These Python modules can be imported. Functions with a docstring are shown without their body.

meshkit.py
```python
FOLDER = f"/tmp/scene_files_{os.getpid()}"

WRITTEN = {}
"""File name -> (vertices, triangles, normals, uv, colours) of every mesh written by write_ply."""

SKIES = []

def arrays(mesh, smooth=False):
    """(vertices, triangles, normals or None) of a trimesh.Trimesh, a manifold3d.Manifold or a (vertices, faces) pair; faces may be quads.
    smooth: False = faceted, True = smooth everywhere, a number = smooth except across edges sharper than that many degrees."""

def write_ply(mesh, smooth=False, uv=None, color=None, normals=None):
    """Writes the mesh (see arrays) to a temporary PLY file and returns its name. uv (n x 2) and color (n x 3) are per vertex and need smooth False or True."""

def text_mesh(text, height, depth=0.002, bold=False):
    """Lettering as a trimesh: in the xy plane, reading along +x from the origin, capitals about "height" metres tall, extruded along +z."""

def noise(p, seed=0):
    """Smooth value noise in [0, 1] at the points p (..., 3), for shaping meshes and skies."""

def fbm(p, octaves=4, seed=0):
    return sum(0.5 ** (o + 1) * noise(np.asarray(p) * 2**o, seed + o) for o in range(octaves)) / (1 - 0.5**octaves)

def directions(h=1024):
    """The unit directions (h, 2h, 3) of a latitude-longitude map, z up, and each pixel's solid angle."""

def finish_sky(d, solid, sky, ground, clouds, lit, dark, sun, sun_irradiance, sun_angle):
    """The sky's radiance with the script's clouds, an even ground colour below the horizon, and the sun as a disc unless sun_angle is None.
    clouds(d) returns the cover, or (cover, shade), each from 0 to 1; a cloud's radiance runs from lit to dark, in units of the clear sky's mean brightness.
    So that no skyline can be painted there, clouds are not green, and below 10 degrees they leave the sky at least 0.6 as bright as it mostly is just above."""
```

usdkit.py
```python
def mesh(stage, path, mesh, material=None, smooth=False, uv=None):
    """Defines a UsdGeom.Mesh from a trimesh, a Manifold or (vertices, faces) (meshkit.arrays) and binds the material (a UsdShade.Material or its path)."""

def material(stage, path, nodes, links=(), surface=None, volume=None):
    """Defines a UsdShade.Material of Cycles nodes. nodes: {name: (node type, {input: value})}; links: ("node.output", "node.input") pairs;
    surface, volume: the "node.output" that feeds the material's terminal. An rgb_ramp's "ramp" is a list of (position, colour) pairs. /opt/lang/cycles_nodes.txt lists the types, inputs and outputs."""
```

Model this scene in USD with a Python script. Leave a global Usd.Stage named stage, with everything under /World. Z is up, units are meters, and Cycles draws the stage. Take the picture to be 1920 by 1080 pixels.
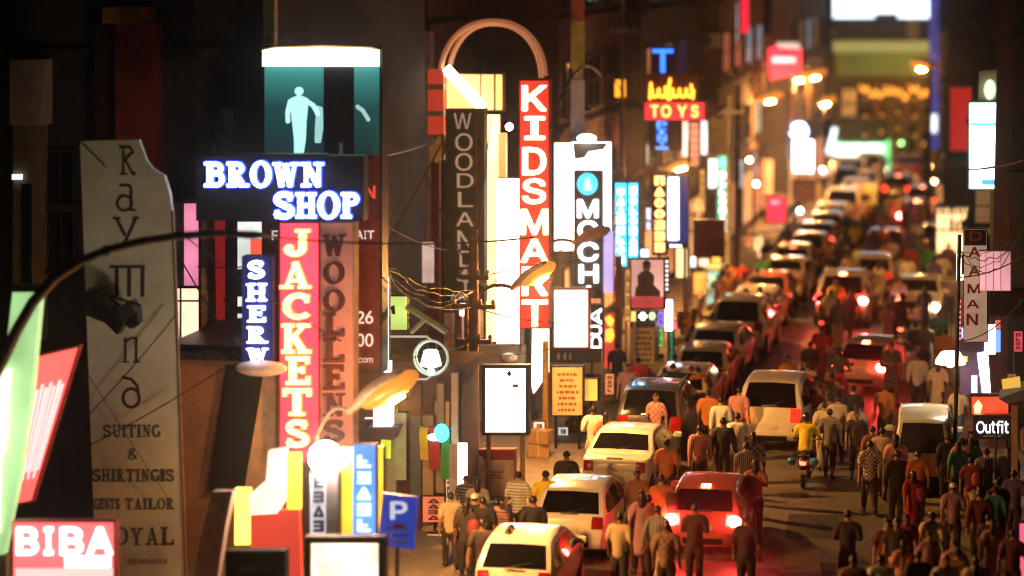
import math, random
import numpy as np, trimesh, usdkit, meshkit, manifold3d
import mapbox_earcut
from shapely.geometry import LineString, Polygon, Point, box as sbox
from shapely.ops import unary_union
from pxr import Usd, UsdGeom, UsdLux, UsdShade, Gf, Sdf, Vt

# ------------------------------------------------------------------ camera, sky, exposure
stage = Usd.Stage.CreateInMemory()
UsdGeom.Xform.Define(stage, '/World'); UsdGeom.Scope.Define(stage, '/World/Looks')
CAMZ, FPX, VPX, VPY = 12.5, 5000.0, 2010.0, -100.0          # long lens on a balcony above the right-hand pavement
TH = math.atan((540 - VPY) / FPX); PS = math.atan((VPX - 960) / FPX * math.cos(TH))
FWD = np.array([-math.sin(PS) * math.cos(TH), math.cos(PS) * math.cos(TH), -math.sin(TH)])
RGT = np.array([math.cos(PS), math.sin(PS), 0.0]); UPV = np.cross(RGT, FWD)
CAM = np.array([0, 0, CAMZ])
cam = UsdGeom.Camera.Define(stage, '/World/Camera')
M4 = Gf.Matrix4d(*RGT, 0, *UPV, 0, *(-FWD), 0, *CAM, 1)
cam.AddTransformOp().Set(M4)
cam.CreateHorizontalApertureAttr(36.0); cam.CreateVerticalApertureAttr(20.25); cam.CreateFocalLengthAttr(36.0 * FPX / 1920)
cam.CreateFStopAttr(0.30); cam.CreateFocusDistanceAttr(60.0); cam.CreateClippingRangeAttr(Gf.Vec2f(1, 2000))
cam.CreateExposureAttr(0.0)
usdkit.material(stage, '/World/Looks/night_sky', {
    's': ('sky_texture', {'sky_type': 'single_scattering', 'sun_disc': False, 'sun_elevation': -0.10, 'sun_rotation': 2.6}),
    'b': ('background_shader', {'strength': 0.05})}, [('s.color', 'b.color')], surface='b.background')
dome = UsdLux.DomeLight.Define(stage, '/World/sky'); dome.GetPrim().SetCustomDataByKey('kind', 'structure')
UsdShade.MaterialBindingAPI.Apply(dome.GetPrim()).Bind(UsdShade.Material.Get(stage, '/World/Looks/night_sky'))

rng = random.Random(7)

def at(px, py, Y):
    d = FWD * FPX + RGT * (px - 960) + UPV * (540 - py)
    return CAM + d * (Y / d[1])

def gnd(px, Y):                                               # ground point under picture column px at street distance Y
    lo, hi = -300.0, 3000.0
    for _ in range(40):
        m = (lo + hi) / 2
        if at(px, m, Y)[2] > 0: lo = m
        else: hi = m
    return at(px, lo, Y)

# ------------------------------------------------------------------ materials
_m = {}
def mat(c, r=.6, metal=0., coat=0., vary=.25, scale=3., bump=0., spec=.5):
    k = ('m', tuple(np.round(c, 4)), r, metal, coat, vary, scale, bump, spec)
    if k not in _m:
        p = f'/World/Looks/paint_{len(_m):03d}'
        n = {'p': ('principled_bsdf', {'roughness': r, 'metallic': metal, 'coat_weight': coat, 'specular_ior_level': spec, 'base_color': c})}
        l = []
        if vary:
            n['g'] = ('geometry', {}); n['n'] = ('noise_texture', {'scale': scale, 'detail': 5., 'roughness': .65})
            n['r'] = ('rgb_ramp', {'ramp': [(.25, tuple(np.array(c) * (1 - vary))), (.75, tuple(np.minimum(np.array(c) * (1 + vary), 1)))]})
            l = [('g.position', 'n.vector'), ('n.fac', 'r.fac'), ('r.color', 'p.base_color')]
            if bump:
                n['b'] = ('bump', {'strength': bump, 'distance': .02}); l += [('n.fac', 'b.height'), ('b.normal', 'p.normal')]
        _m[k] = usdkit.material(stage, p, n, l, surface='p.BSDF')
    return _m[k]

def emi(c, s, base=None):
    k = ('e', tuple(np.round(c, 4)), s)
    if k not in _m:
        _m[k] = usdkit.material(stage, f'/World/Looks/lit_{len(_m):03d}', {
            'p': ('principled_bsdf', {'base_color': base or tuple(np.clip(np.array(c) * .6, 0, .8)), 'roughness': .35, 'emission_color': c, 'emission_strength': s})}, surface='p.BSDF')
    return _m[k]

def unevenlit(c, s, scale=1.2):                               # a lightbox whose tubes burn unevenly
    k = ('u', tuple(np.round(c, 4)), s, scale)
    if k not in _m:
        _m[k] = usdkit.material(stage, f'/World/Looks/box_{len(_m):03d}', {
            'g': ('geometry', {}), 'n': ('noise_texture', {'scale': scale, 'detail': 3.}),
            'v': ('map_range', {'from_min': .3, 'from_max': .7, 'to_min': s * .65, 'to_max': s * 1.3}),
            'p': ('principled_bsdf', {'base_color': tuple(np.clip(np.array(c) * .6, 0, .8)), 'roughness': .35, 'emission_color': c})},
            [('g.position', 'n.vector'), ('n.fac', 'v.value'), ('v.result', 'p.emission_strength')], surface='p.BSDF')
    return _m[k]

DARK = mat((.02, .018, .018), .6); BLACK = mat((.008, .008, .009), .5); STEEL = mat((.25, .24, .23), .4, .8)
GREYP = mat((.22, .21, .2), .55); RUST = mat((.16, .09, .05), .7); CREAM = mat((.62, .56, .46), .6)
GLASS = mat((.006, .006, .008), .06, vary=0, spec=.8); RUBBER = mat((.012, .012, .012), .8); ALLOY = mat((.45, .45, .46), .3, .9, vary=.1)
SODIUM = (1., .43, .10); WARM = (1., .72, .38)

# ------------------------------------------------------------------ scene helpers
def numbered(path):
    if not stage.GetPrimAtPath(path): return path
    i = 1
    while stage.GetPrimAtPath(f'{path}_{i:03d}'): i += 1
    return f'{path}_{i:03d}'

_labels = {}
def tag(p, label, cat, group=None):
    if label in _labels: print('DUP LABEL', label)
    _labels[label] = 1
    p.SetCustomDataByKey('label', label); p.SetCustomDataByKey('category', cat)
    if group: p.SetCustomDataByKey('group', group)

class Thing:
    def __init__(s, name, label, cat, loc=(0, 0, 0), rotz=0., group=None, kind=None):
        x = UsdGeom.Xform.Define(stage, numbered('/World/' + name)); s.prim = x.GetPrim(); s.path = str(x.GetPath()); s.loc = np.array(loc, float)
        x.AddTranslateOp().Set(Gf.Vec3d(*map(float, loc)))
        if rotz: x.AddRotateZOp().Set(float(rotz))
        tag(s.prim, label, cat, group or {'person': 'people in the street', 'street_lamp': 'street lamps', 'scooter': 'scooters', 'globe_light': 'small globe lights', 'overhead_wire': 'overhead wires', 'carton': 'piled cartons', 'air_conditioner': 'air conditioners', 'cable_bundle': 'tangled cable bundles', 'vertical_sign': 'vertical shop signs', 'white_lightbox': 'white lightboxes', 'notice_board': 'notice boards', 'clothes_rail': 'clothes rails', 'tube_light': 'tube lights', 'lit_column': 'lit shop columns'}.get(name))
        if kind: s.prim.SetCustomDataByKey('kind', kind)
    def add(s, name, mesh, m, smooth=False, parent=None, label=None, kind=None):
        p = usdkit.mesh(stage, numbered(f'{parent or s.path}/{name}'), mesh, m, smooth=smooth).GetPrim()
        if label: p.SetCustomDataByKey('label', label)
        if kind: p.SetCustomDataByKey('kind', kind)
        return str(p.GetPath())

def struct(name, mesh, m, smooth=False):
    p = usdkit.mesh(stage, numbered('/World/' + name), mesh, m, smooth=smooth).GetPrim(); p.SetCustomDataByKey('kind', 'structure'); return p

def bx(x0, x1, y0, y1, z0, z1, bev=0.):
    if bev:
        v = []
        for sx in (0, 1):
            for sy in (0, 1):
                for sz in (0, 1):
                    for k in range(3):
                        q = [(x0, x1)[sx], (y0, y1)[sy], (z0, z1)[sz]]
                        for j in range(3):
                            if j != k: q[j] += bev * (1 - 2 * (sx, sy, sz)[j])
                        v.append(q)
        return trimesh.Trimesh(v).convex_hull
    m = trimesh.creation.box([x1 - x0, y1 - y0, z1 - z0]); m.apply_translation([(x0 + x1) / 2, (y0 + y1) / 2, (z0 + z1) / 2]); return m

def cat_(ms): return trimesh.util.concatenate(ms)

def tube(pts, r, sides=8):
    p = np.asarray(pts, float); n = len(p); t = np.gradient(p, axis=0); t /= np.linalg.norm(t, axis=1, keepdims=True) + 1e-12
    ref = np.array([0, 0, 1.]) if abs(t[:, 2]).mean() < .9 else np.array([1., 0, 0])
    a = np.cross(t, ref); a /= np.linalg.norm(a, axis=1, keepdims=True) + 1e-12; b = np.cross(t, a)
    ang = np.arange(sides) * 2 * np.pi / sides; rr = np.broadcast_to(r, (n,))
    v = (p[:, None] + rr[:, None, None] * (np.cos(ang)[None, :, None] * a[:, None] + np.sin(ang)[None, :, None] * b[:, None])).reshape(-1, 3)
    f = []
    for i in range(n - 1):
        for j in range(sides):
            k = (j + 1) % sides; f += [[i * sides + j, (i + 1) * sides + j, (i + 1) * sides + k], [i * sides + j, (i + 1) * sides + k, i * sides + k]]
    for j in range(1, sides - 1): f += [[0, j, j + 1], [(n - 1) * sides, (n - 1) * sides + j + 1, (n - 1) * sides + j]]
    m = trimesh.Trimesh(v, f, process=False); m.fix_normals(); return m

def arcpts(p0, p1, sag, n=12):
    t = np.linspace(0, 1, n)[:, None]; p = np.asarray(p0) * (1 - t) + np.asarray(p1) * t; p[:, 2] -= (4 * sag * t * (1 - t))[:, 0]; return p

def ico(c, r, sub=1):
    m = trimesh.creation.icosphere(sub, 1.0); m.apply_scale(np.broadcast_to(r, 3)); m.apply_translation(c); return m

def lathe(prof, n=20): return trimesh.creation.revolve(np.array(prof, float), sections=n)

def panel(pts, Y, thick, back=0.):
    """A flat panel of picture outline pts standing in the plane at street distance Y (per-point Y allowed), thick metres deep; world coordinates."""
    Ys = np.broadcast_to(Y, (len(pts),)); w = np.array([at(a, b, y) for (a, b), y in zip(pts, Ys)])
    pl = [(a, -b) for a, b in pts]; n = len(pts)
    tri = mapbox_earcut.triangulate_float64(np.array(pl, float), np.array([n], np.uint32)).reshape(-1, 3).astype(int)
    d = np.array([0, thick, 0]); o = np.array([0, back, 0])
    v = np.vstack([w + o, w + o + d]); f = [list(t) for t in tri] + [[t[0] + n, t[2] + n, t[1] + n] for t in tri]
    for i in range(n): j = (i + 1) % n; f += [[i, i + n, j], [j, i + n, j + n]]
    m = trimesh.Trimesh(v, f, process=False); m.fix_normals(); return m

def rect(x0, y0, x1, y1): return [(x0, y0), (x1, y0), (x1, y1), (x0, y1)]

# ------------------------------------------------------------------ lettering
def _arc(cx, cy, rx, ry, a0, a1, n=18): return [(cx + rx * math.cos(math.radians(a)), cy + ry * math.sin(math.radians(a))) for a in np.linspace(a0, a1, n)]
_gl = {}
def slab(ch, th=.19):
    if (ch, th) in _gl: return _gl[ch, th]
    tn = th * .55; sv = .10; so = .10
    def L(pts, w=th): return LineString(pts).buffer(w / 2, cap_style=2, join_style=2)
    def ser(x, y): return sbox(x - th / 2 - so, y - (sv if y > .5 else 0), x + th / 2 + so, y + (0 if y > .5 else sv))
    def stem(x, a=True, b=True): return unary_union([L([(x, 0), (x, 1)])] + ([ser(x, 1)] if a else []) + ([ser(x, 0)] if b else []))
    m = th * .75
    up = L([(.2, 1 - m / 2), (.42, 1 - m / 2)] + _arc(.42, .75, .2, .25 - m / 2, 90, -90) + [(.2, .5 + m / 2)], m)
    S_ = _arc(.36, .73, .24, .27 - m / 2, 15, 270, 22) + _arc(.36, .27, .26, .27 - m / 2, 90, -165, 22)[1:]
    g = {
        'B': lambda: [stem(.2), up, L([(.2, .53), (.44, .53)] + _arc(.44, .27 + m / 4, .23, .25, 90, -90) + [(.2, m / 2)], m)],
        'R': lambda: [stem(.2), up, L([(.36, .5), (.66, .04)], th), ser(.70, 0)],
        'P': lambda: [stem(.2), up],
        'D': lambda: [stem(.2), L([(.2, 1 - m / 2), (.36, 1 - m / 2)] + _arc(.36, .5, .3, .5 - m / 2, 90, -90) + [(.2, m / 2)], m)],
        'O': lambda: [Polygon(_arc(.42, .5, .42, .53, 0, 360, 40)).difference(Polygon(_arc(.42, .5, .42 - th, .53 - tn, 0, 360, 40)))],
        'W': lambda: [L([(.08, 1), (.3, 0)]), L([(.3, 0), (.5, .95)], tn), L([(.48, .95), (.72, 0)]), L([(.72, 0), (.94, 1)], tn), ser(.1, 1), ser(.92, 1), sbox(.24, 0, .4, .08), sbox(.65, 0, .8, .08)],
        'N': lambda: [L([(.15, 0), (.15, 1)], tn), L([(.15, .97), (.68, .03)]), L([(.7, 0), (.7, 1)], tn), ser(.15, 0), ser(.12, 1), ser(.7, 1)],
        'H': lambda: [stem(.15), stem(.68), L([(.15, .5), (.68, .5)], m)],
        'S': lambda: [L(S_, th * .95), sbox(.52, .68, .62, .98), sbox(.08, .02, .18, .3)],
        'J': lambda: [L([(.5, 1), (.5, .3)] + _arc(.29, .28, .21, .22, 0, -180, 14), th), ser(.5, 1), ico2(.13, .3, .11)],
        'A': lambda: [L([(.12, .03), (.40, 1)], tn), L([(.38, 1), (.68, .03)]), L([(.2, .3), (.6, .3)], tn), ser(.12, 0), ser(.68, 0)],
        'C': lambda: [L(_arc(.42, .5, .34, .46, 45, 315, 30), th), sbox(.6, .66, .7, .98)],
        'K': lambda: [stem(.18), L([(.24, .42), (.66, .95)], tn), L([(.36, .55), (.66, .04)]), ser(.66, 1), ser(.68, 0)],
        'E': lambda: [stem(.2), L([(.2, 1 - m / 2), (.66, 1 - m / 2)], m), L([(.2, .52), (.52, .52)], m), L([(.2, m / 2), (.68, m / 2)], m), sbox(.58, .74, .68, 1), sbox(.6, 0, .7, .28), sbox(.46, .4, .54, .64)],
        'T': lambda: [stem(.36, False), L([(.02, 1 - m / 2), (.70, 1 - m / 2)], m), sbox(0, .72, .09, 1), sbox(.63, .72, .72, 1)],
        'L': lambda: [stem(.2), L([(.2, m / 2), (.66, m / 2)], m), sbox(.58, 0, .68, .3)],
        'I': lambda: [stem(.2)], 'Y': lambda: [L([(.36, 0), (.36, .45)]), L([(.36, .42), (.1, 1)]), L([(.36, .42), (.64, 1)], tn), ser(.1, 1), ser(.64, 1), ser(.36, 0)],
        'U': lambda: [L([(.15, 1), (.15, .35)] + _arc(.4, .33, .25, .26, 180, 360, 14) + [(.65, .35), (.65, 1)], m), ser(.15, 1), ser(.65, 1)],
        'G': lambda: [L(_arc(.42, .5, .34, .46, 45, 330, 30), th), L([(.68, .05), (.68, .42)], th), sbox(.48, .36, .8, .46)],
        'F': lambda: [stem(.2), L([(.2, 1 - m / 2), (.66, 1 - m / 2)], m), L([(.2, .52), (.52, .52)], m), sbox(.58, .74, .68, 1)],
        '&': lambda: [L([(.7, .05), (.22, .7)] + _arc(.36, .8, .15, .15, 190, -20, 14) + [(.2, .35)] + _arc(.33, .22, .2, .18, 150, 330, 14) + [(.65, .45)], .1)],
        "'": lambda: [sbox(0, .7, .14, 1)],
        'r_': lambda: [L([(.2, 0), (.2, 1)], .09), L([(.02, .97), (.5, .97), (.62, .8), (.2, .48)], .08), L([(.3, .5), (.62, .02), (.75, .08)], .09), sbox(.05, 0, .38, .06)],
        'a_': lambda: [L(_arc(.32, .3, .26, .28, 0, 360, 26), .09), L([(.55, 0), (.55, .85), (.5, .96), (.15, .98)], .09), sbox(.5, 0, .74, .07)],
        'y_': lambda: [L([(.05, 1), (.35, .35)], .11), L([(.72, 1), (.3, 0)], .09), sbox(-.05, .94, .2, 1), sbox(.6, .94, .82, 1)],
        'm_': lambda: [L([(0, .97), (.9, .97)], .08), L([(.18, .97), (.18, 0)], .09), L([(.5, .97), (.5, 0)], .09), L([(.84, .97), (.84, 0)], .09)],
        'o_': lambda: [L(_arc(.35, .5, .3, .46, 0, 360, 26), .09)],
        'n_': lambda: [L([(.16, 1), (.16, 0)], .09), L([(.16, .8), (.4, .97), (.62, .97), (.62, 0)], .09), sbox(.02, 0, .32, .06), sbox(.48, 0, .78, .06)],
        'd_': lambda: [L(_arc(.38, .32, .28, .3, 0, 360, 26), .09), L([(.64, .35), (.6, .7), (.38, .92), (.05, 1)], .09)],
    }[ch]
    p = unary_union(g()).buffer(.012).buffer(-.012).simplify(.006); _gl[ch, th] = p; return p
def ico2(x, y, r): return Point(x, y).buffer(r, 8)

def ext(poly, d):
    ps = [g for g in getattr(poly, 'geoms', [poly]) if g.area > 1e-7]
    return cat_([trimesh.creation.extrude_polygon(g, d, engine='earcut') for g in ps])

_sans = {}
def sans(ch, bold=True):
    if (ch, bold) not in _sans: _sans[ch, bold] = meshkit.text_mesh(ch, 1.0, 1.0, bold)
    return _sans[ch, bold].copy()

def fit(m, x0, y0, x1, y1, Y, depth, loc, rot=0):
    """Lettering mesh (xy, extruded in z) fitted to a picture box in the plane at Y, standing depth proud of it towards the viewer; local to loc."""
    if rot:
        m = m.copy(); m.apply_transform(trimesh.transformations.rotation_matrix(math.radians(rot), [0, 0, 1]))
    a, b = m.bounds; v = (m.vertices - a) / np.maximum(b - a, 1e-9)
    P00, P10, P01 = at(x0, y1, Y), at(x1, y1, Y), at(x0, y0, Y)
    w = P00 + v[:, :1] * (P10 - P00) + v[:, 1:2] * (P01 - P00); w[:, 1] = Y - v[:, 2] * depth
    return trimesh.Trimesh(w - loc, m.faces, process=False)

def letters(T, boxes, chars, Y, m, font='slab', depth=.04, halo=None, hgrow=.06, parent=None, th=.19, rot=0, hdepth=.02):
    for ch, b in zip(chars, boxes):
        if ch == ' ': continue
        base = ext(slab(ch, th), 1.0) if font == 'slab' else sans(ch, font == 'bold')
        p = T.add('letter', fit(base, *b, Y, depth, T.loc, rot), m, parent=parent)
        if halo is not None:
            g = slab(ch, th).buffer(hgrow) if font == 'slab' else None
            if g is None: continue
            h, k = max(b[3] - b[1], 1), hgrow
            w_, x_ = b[2] - b[0], hgrow / max(slab(ch, th).bounds[2] - slab(ch, th).bounds[0], .1)
            T.add('letter_halo', fit(ext(g, 1.0), b[0] - w_ * x_, b[1] - h * k, b[2] + w_ * x_, b[3] + h * k, Y, hdepth, T.loc, rot), halo, parent=parent)  # glow halo around the letter, modelled as an enlarged emissive outline

_mk = [unary_union([sbox(0, 0, .3, 1), sbox(0, .7, .8, 1), sbox(.5, .0, .8, 1)]), Point(.4, .5).buffer(.48).difference(Point(.4, .5).buffer(.18)),
       unary_union([sbox(0, 0, .28, 1), sbox(0, 0, .8, .26), sbox(0, .4, .6, .62)]), unary_union([sbox(0, .72, .8, 1), sbox(0, .38, .8, .62), sbox(0, 0, .8, .26), sbox(.52, 0, .8, 1)]), unary_union([sbox(0, 0, .8, .28), LineString([(.1, .2), (.4, .95), (.7, .2)]).buffer(.13)])]
def marks(T, boxes, Y, m, depth=.03, seed=0, name='letter_mark'):
    q = random.Random(seed)
    for b in boxes: T.add(name, fit(ext(q.choice(_mk), 1.), *b, Y, depth, T.loc), m)

def row(x0, y0, x1, y1, chars, wts=None, gap=.12):
    w = np.array([(.55 if c in "I'1." else 1.25 if c in 'WM' else 1.) for c in chars]); w = w / w.sum() * (x1 - x0); r, x = [], x0
    for k in w: r.append((x + k * gap / 2, y0, x + k * (1 - gap / 2), y1)); x += k
    return r
def col(x0, y0, x1, y1, n, gap=.2):
    h = (y1 - y0) / n; return [(x0, y0 + h * i + h * gap / 2, x1, y0 + h * (i + 1) - h * gap / 2) for i in range(n)]

def sign(name, label, cat, r, Y, face, housing=DARK, depth=.22, border=3., group=None, fname='face'):
    """A box sign: housing, front frame strips and a face set just proud of the box; origin at its bottom centre."""
    x0, y0, x1, y1 = r; o = at((x0 + x1) / 2, y1, Y); T = Thing(name, label, cat, o, group=group)
    def loc(m): m.apply_translation(-T.loc); return m
    T.add('housing', loc(panel(rect(x0, y0, x1, y1), Y, depth)), housing)
    b = min(border, (x1 - x0) * .2)
    T.add(fname, loc(panel(rect(x0 + b, y0 + b, x1 - b, y1 - b), Y, .018, -.02)), face)
    if border >= 2:
        for q in ((x0, y0, x1, y0 + b), (x0, y1 - b, x1, y1), (x0, y0 + b, x0 + b, y1 - b), (x1 - b, y0 + b, x1, y1 - b)):
            T.add('frame', loc(panel(rect(*q), Y, .034, -.036)), housing)
    return T

def textlines(T, x0, y0, x1, y1, n, Y, m, seed=0, fill=.5):
    """Rows of small print, too small to read: each row a part made of word-long bars."""
    q = random.Random(seed); h = (y1 - y0) / n
    for i in range(n):
        ind = q.uniform(0, .18) * (x1 - x0); x = x0 + ind; ms = []
        while x < x1 - ind - 4:
            w = min(q.uniform(3, 9), x1 - ind - x); yy = y0 + h * i + h * (1 - fill) / 2
            mm = panel(rect(x, yy + q.uniform(0, h * .08), x + w, yy + h * fill), Y, .004, -.026); mm.apply_translation(-T.loc); ms.append(mm); x += w + q.uniform(1.2, 2.4)
        if ms: T.add('text_line', cat_(ms), m)

def wpost(T, px, y0, y1, Y, r=.05, m=STEEL, name='post', off=.14):
    a, b = at(px, y0, Y + off), at(px, y1, Y + off); b = np.array([a[0], a[1], max(b[2], 0.)])
    T.add(name, tube([a - T.loc, b - T.loc], r, 10), m, smooth=40)

def gpost(T, px, y0, Y, r=.05, m=STEEL, off=.14):
    a = at(px, y0, Y + off); T.add('post', tube([a - T.loc, np.array([a[0], a[1], 0.]) - T.loc], r, 10), m, smooth=40)

# ------------------------------------------------------------------ ground
asph = usdkit.material(stage, '/World/Looks/asphalt', {
    'g': ('geometry', {}), 'n': ('noise_texture', {'scale': .6, 'detail': 8., 'roughness': .7}), 'n2': ('noise_texture', {'scale': 60., 'detail': 3.}),
    'r': ('rgb_ramp', {'ramp': [(.3, (.075, .072, .066)), (.7, (.15, .14, .125))]}),
    'q': ('map_range', {'from_min': .3, 'from_max': .7, 'to_min': .38, 'to_max': .65}),
    'b': ('bump', {'strength': .35, 'distance': .01}), 'p': ('principled_bsdf', {})},
    [('g.position', 'n.vector'), ('g.position', 'n2.vector'), ('n.fac', 'r.fac'), ('r.color', 'p.base_color'), ('n.fac', 'q.value'), ('q.result', 'p.roughness'), ('n2.fac', 'b.height'), ('b.normal', 'p.normal')], surface='p.BSDF')
pav = mat((.20, .17, .14), .75, vary=.3, scale=2., bump=.3)
struct('ground', bx(-300, 300, -50, 600, -.5, -.02), mat((.06, .055, .05), .9))
struct('road', bx(-11.0, -3.2, 20, 149, -.4, 0), asph)
struct('pavement', bx(-26, -11.18, 20, 160, -.4, .12, .0), pav)
struct('pavement', bx(-3.02, 12, 20, 160, -.4, .12), pav)
KS = mat((.3, .28, .25), .8, vary=.3, scale=5)
kb = Thing('kerb', 'row of worn kerb stones along the right edge of the road', 'kerb', (-3.11, 0, 0), kind='structure')
kl = Thing('kerb', 'row of worn kerb stones along the left edge of the road beside the parked cars', 'kerb', (-11.09, 0, 0), kind='structure')
for i in range(44):
    kb.add('kerb_stone', bx(-.088, .088, 48 + i * 1.2, 49.19 + i * 1.2, -.2, .125 + rng.uniform(-.006, .006), .015), KS)
    kl.add('kerb_stone', bx(-.088, .088, 48 + i * 1.2, 49.19 + i * 1.2, -.2, .125 + rng.uniform(-.006, .006), .015), KS)

# ------------------------------------------------------------------ buildings
def window(T, x0, x1, z0, z1, face, side, pane, frame, nv=1, nh=1, sill=True):
    """A window in a wall: face is the wall's plane; side 'f' (towards the viewer) or 'r'/'l' (towards the street)."""
    def mk(a0, a1, d0, d1, c0, c1):
        if side == 'f': return bx(a0, a1, face - d1, face - d0, c0, c1)
        s = 1 if side == 'r' else -1; q = sorted((face + s * d0, face + s * d1)); return bx(q[0], q[1], a0, a1, c0, c1)
    t = .07
    bars = [mk(x0 - t, x0, 0, .08, z0 - t, z1 + t), mk(x1, x1 + t, 0, .08, z0 - t, z1 + t), mk(x0, x1, 0, .08, z0 - t, z0), mk(x0, x1, 0, .08, z1, z1 + t)]
    for i in range(1, nv): c = x0 + (x1 - x0) * i / nv; bars.append(mk(c - .025, c + .025, 0, .06, z0, z1))
    for i in range(1, nh): c = z0 + (z1 - z0) * i / nh; bars.append(mk(x0, x1, 0, .055, c - .02, c + .02))
    w = T.add('window', cat_(bars), frame)
    T.add('pane', mk(x0, x1, .004, .02, z0, z1), pane, parent=w)
    if sill: T.add('sill', mk(x0 - .15, x1 + .15, 0, .2, z0 - t - .1, z0 - t), frame, parent=w)

def building(label, x0, x1, y0, y1, h, wall, name='shop_building', front=(), side=None, sides=(), trim=None, parapet=.5):
    T = Thing(name, label, 'building', (0, 0, 0)); trim = trim or wall
    T.add('wall', bx(x0, x1, y0, y1, 0, h), wall)
    T.add('parapet', bx(x0 - .12, x1 + .12, y0 - .12, y1 + .12, h, h + parapet), trim)
    for k, z in enumerate(np.arange(3.6, h - 1, 3.3)):
        T.add('ledge', cat_([bx(x0 - .15, x1 + .15, y0 - .16, y0, z, z + .16)] + [bx(x1, x1 + .16, y0, y1, z, z + .16)] * (side == 'r') + [bx(x0 - .16, x0, y0, y1, z, z + .16)] * (side == 'l')), trim)
    for w in front: window(T, w[0], w[1], w[2], w[3], y0, 'f', w[4], w[5] if len(w) > 5 else DARK, *(w[6:8] if len(w) > 6 else (2, 2)))
    for w in sides: window(T, w[0], w[1], w[2], w[3], x1 if side == 'r' else x0, side, w[4], w[5] if len(w) > 5 else DARK, 2, 2)
    return T
def X(px, Y): return at(px, 500, Y)[0]
def Z(py, Y, px=960): return at(px, py, Y)[2]
W_DK = mat((.035, .03, .028), .85, vary=.4, scale=.8, bump=.3); W_BR = mat((.30, .15, .08), .85, vary=.3, scale=.8, bump=.3)
W_RD = mat((.26, .035, .02), .7, vary=.3, scale=1.); W_TN = mat((.42, .30, .18), .8, vary=.25, scale=.9, bump=.3); W_MR = mat((.10, .045, .04), .8, vary=.3, scale=.8)
W_GR = mat((.10, .09, .08), .85, vary=.3, scale=.8, bump=.3)
LIT_D = unevenlit((1., .55, .22), .12); LIT_W = unevenlit((1., .46, .15), 1.3, 1.5); LIT_P = unevenlit((1., .32, .12), 1.)

def shopfronts(T, ys, x, lits):
    for i, (a, b) in enumerate(ys): window(T, a, b, .5, 2.7, x, 'r', lits[i % len(lits)], DARK, 3, 1, False)

# far-left block behind the tall cream sign
Y = 53.5
T = building('near black building behind the tall cream tailor sign, with a red painted column', -34, X(372, Y), Y, Y + 16, 15, W_DK, side='r', name='dark_building',
             front=[(X(95, Y), X(140, Y), Z(520, Y), Z(300, Y), GLASS)])
def tp(nm, r, m, t=.5, Yo=0): T.add(nm, panel(rect(*r), Y - t + Yo, t - .004 + 0), m)
tp('column', (24, 235, 74, 640), mat((.30, .20, .13), .8), .5); tp('column_capital', (18, 112, 78, 235), mat((.60, .45, .38), .8), .62)
tp('column_shaft', (40, 345, 58, 640), BLACK, .54); tp('lit_number', (22, 327, 40, 337), emi((.8, .95, 1.), 1.2), .58)
tp('red_column', (216, 44, 284, 640), W_RD, .7); tp('column_flank', (178, 44, 216, 640), mat((.05, .01, .01), .8), .4); tp('orange_capital', (192, 14, 266, 44), mat((.40, .17, .06), .8), .85)
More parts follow.
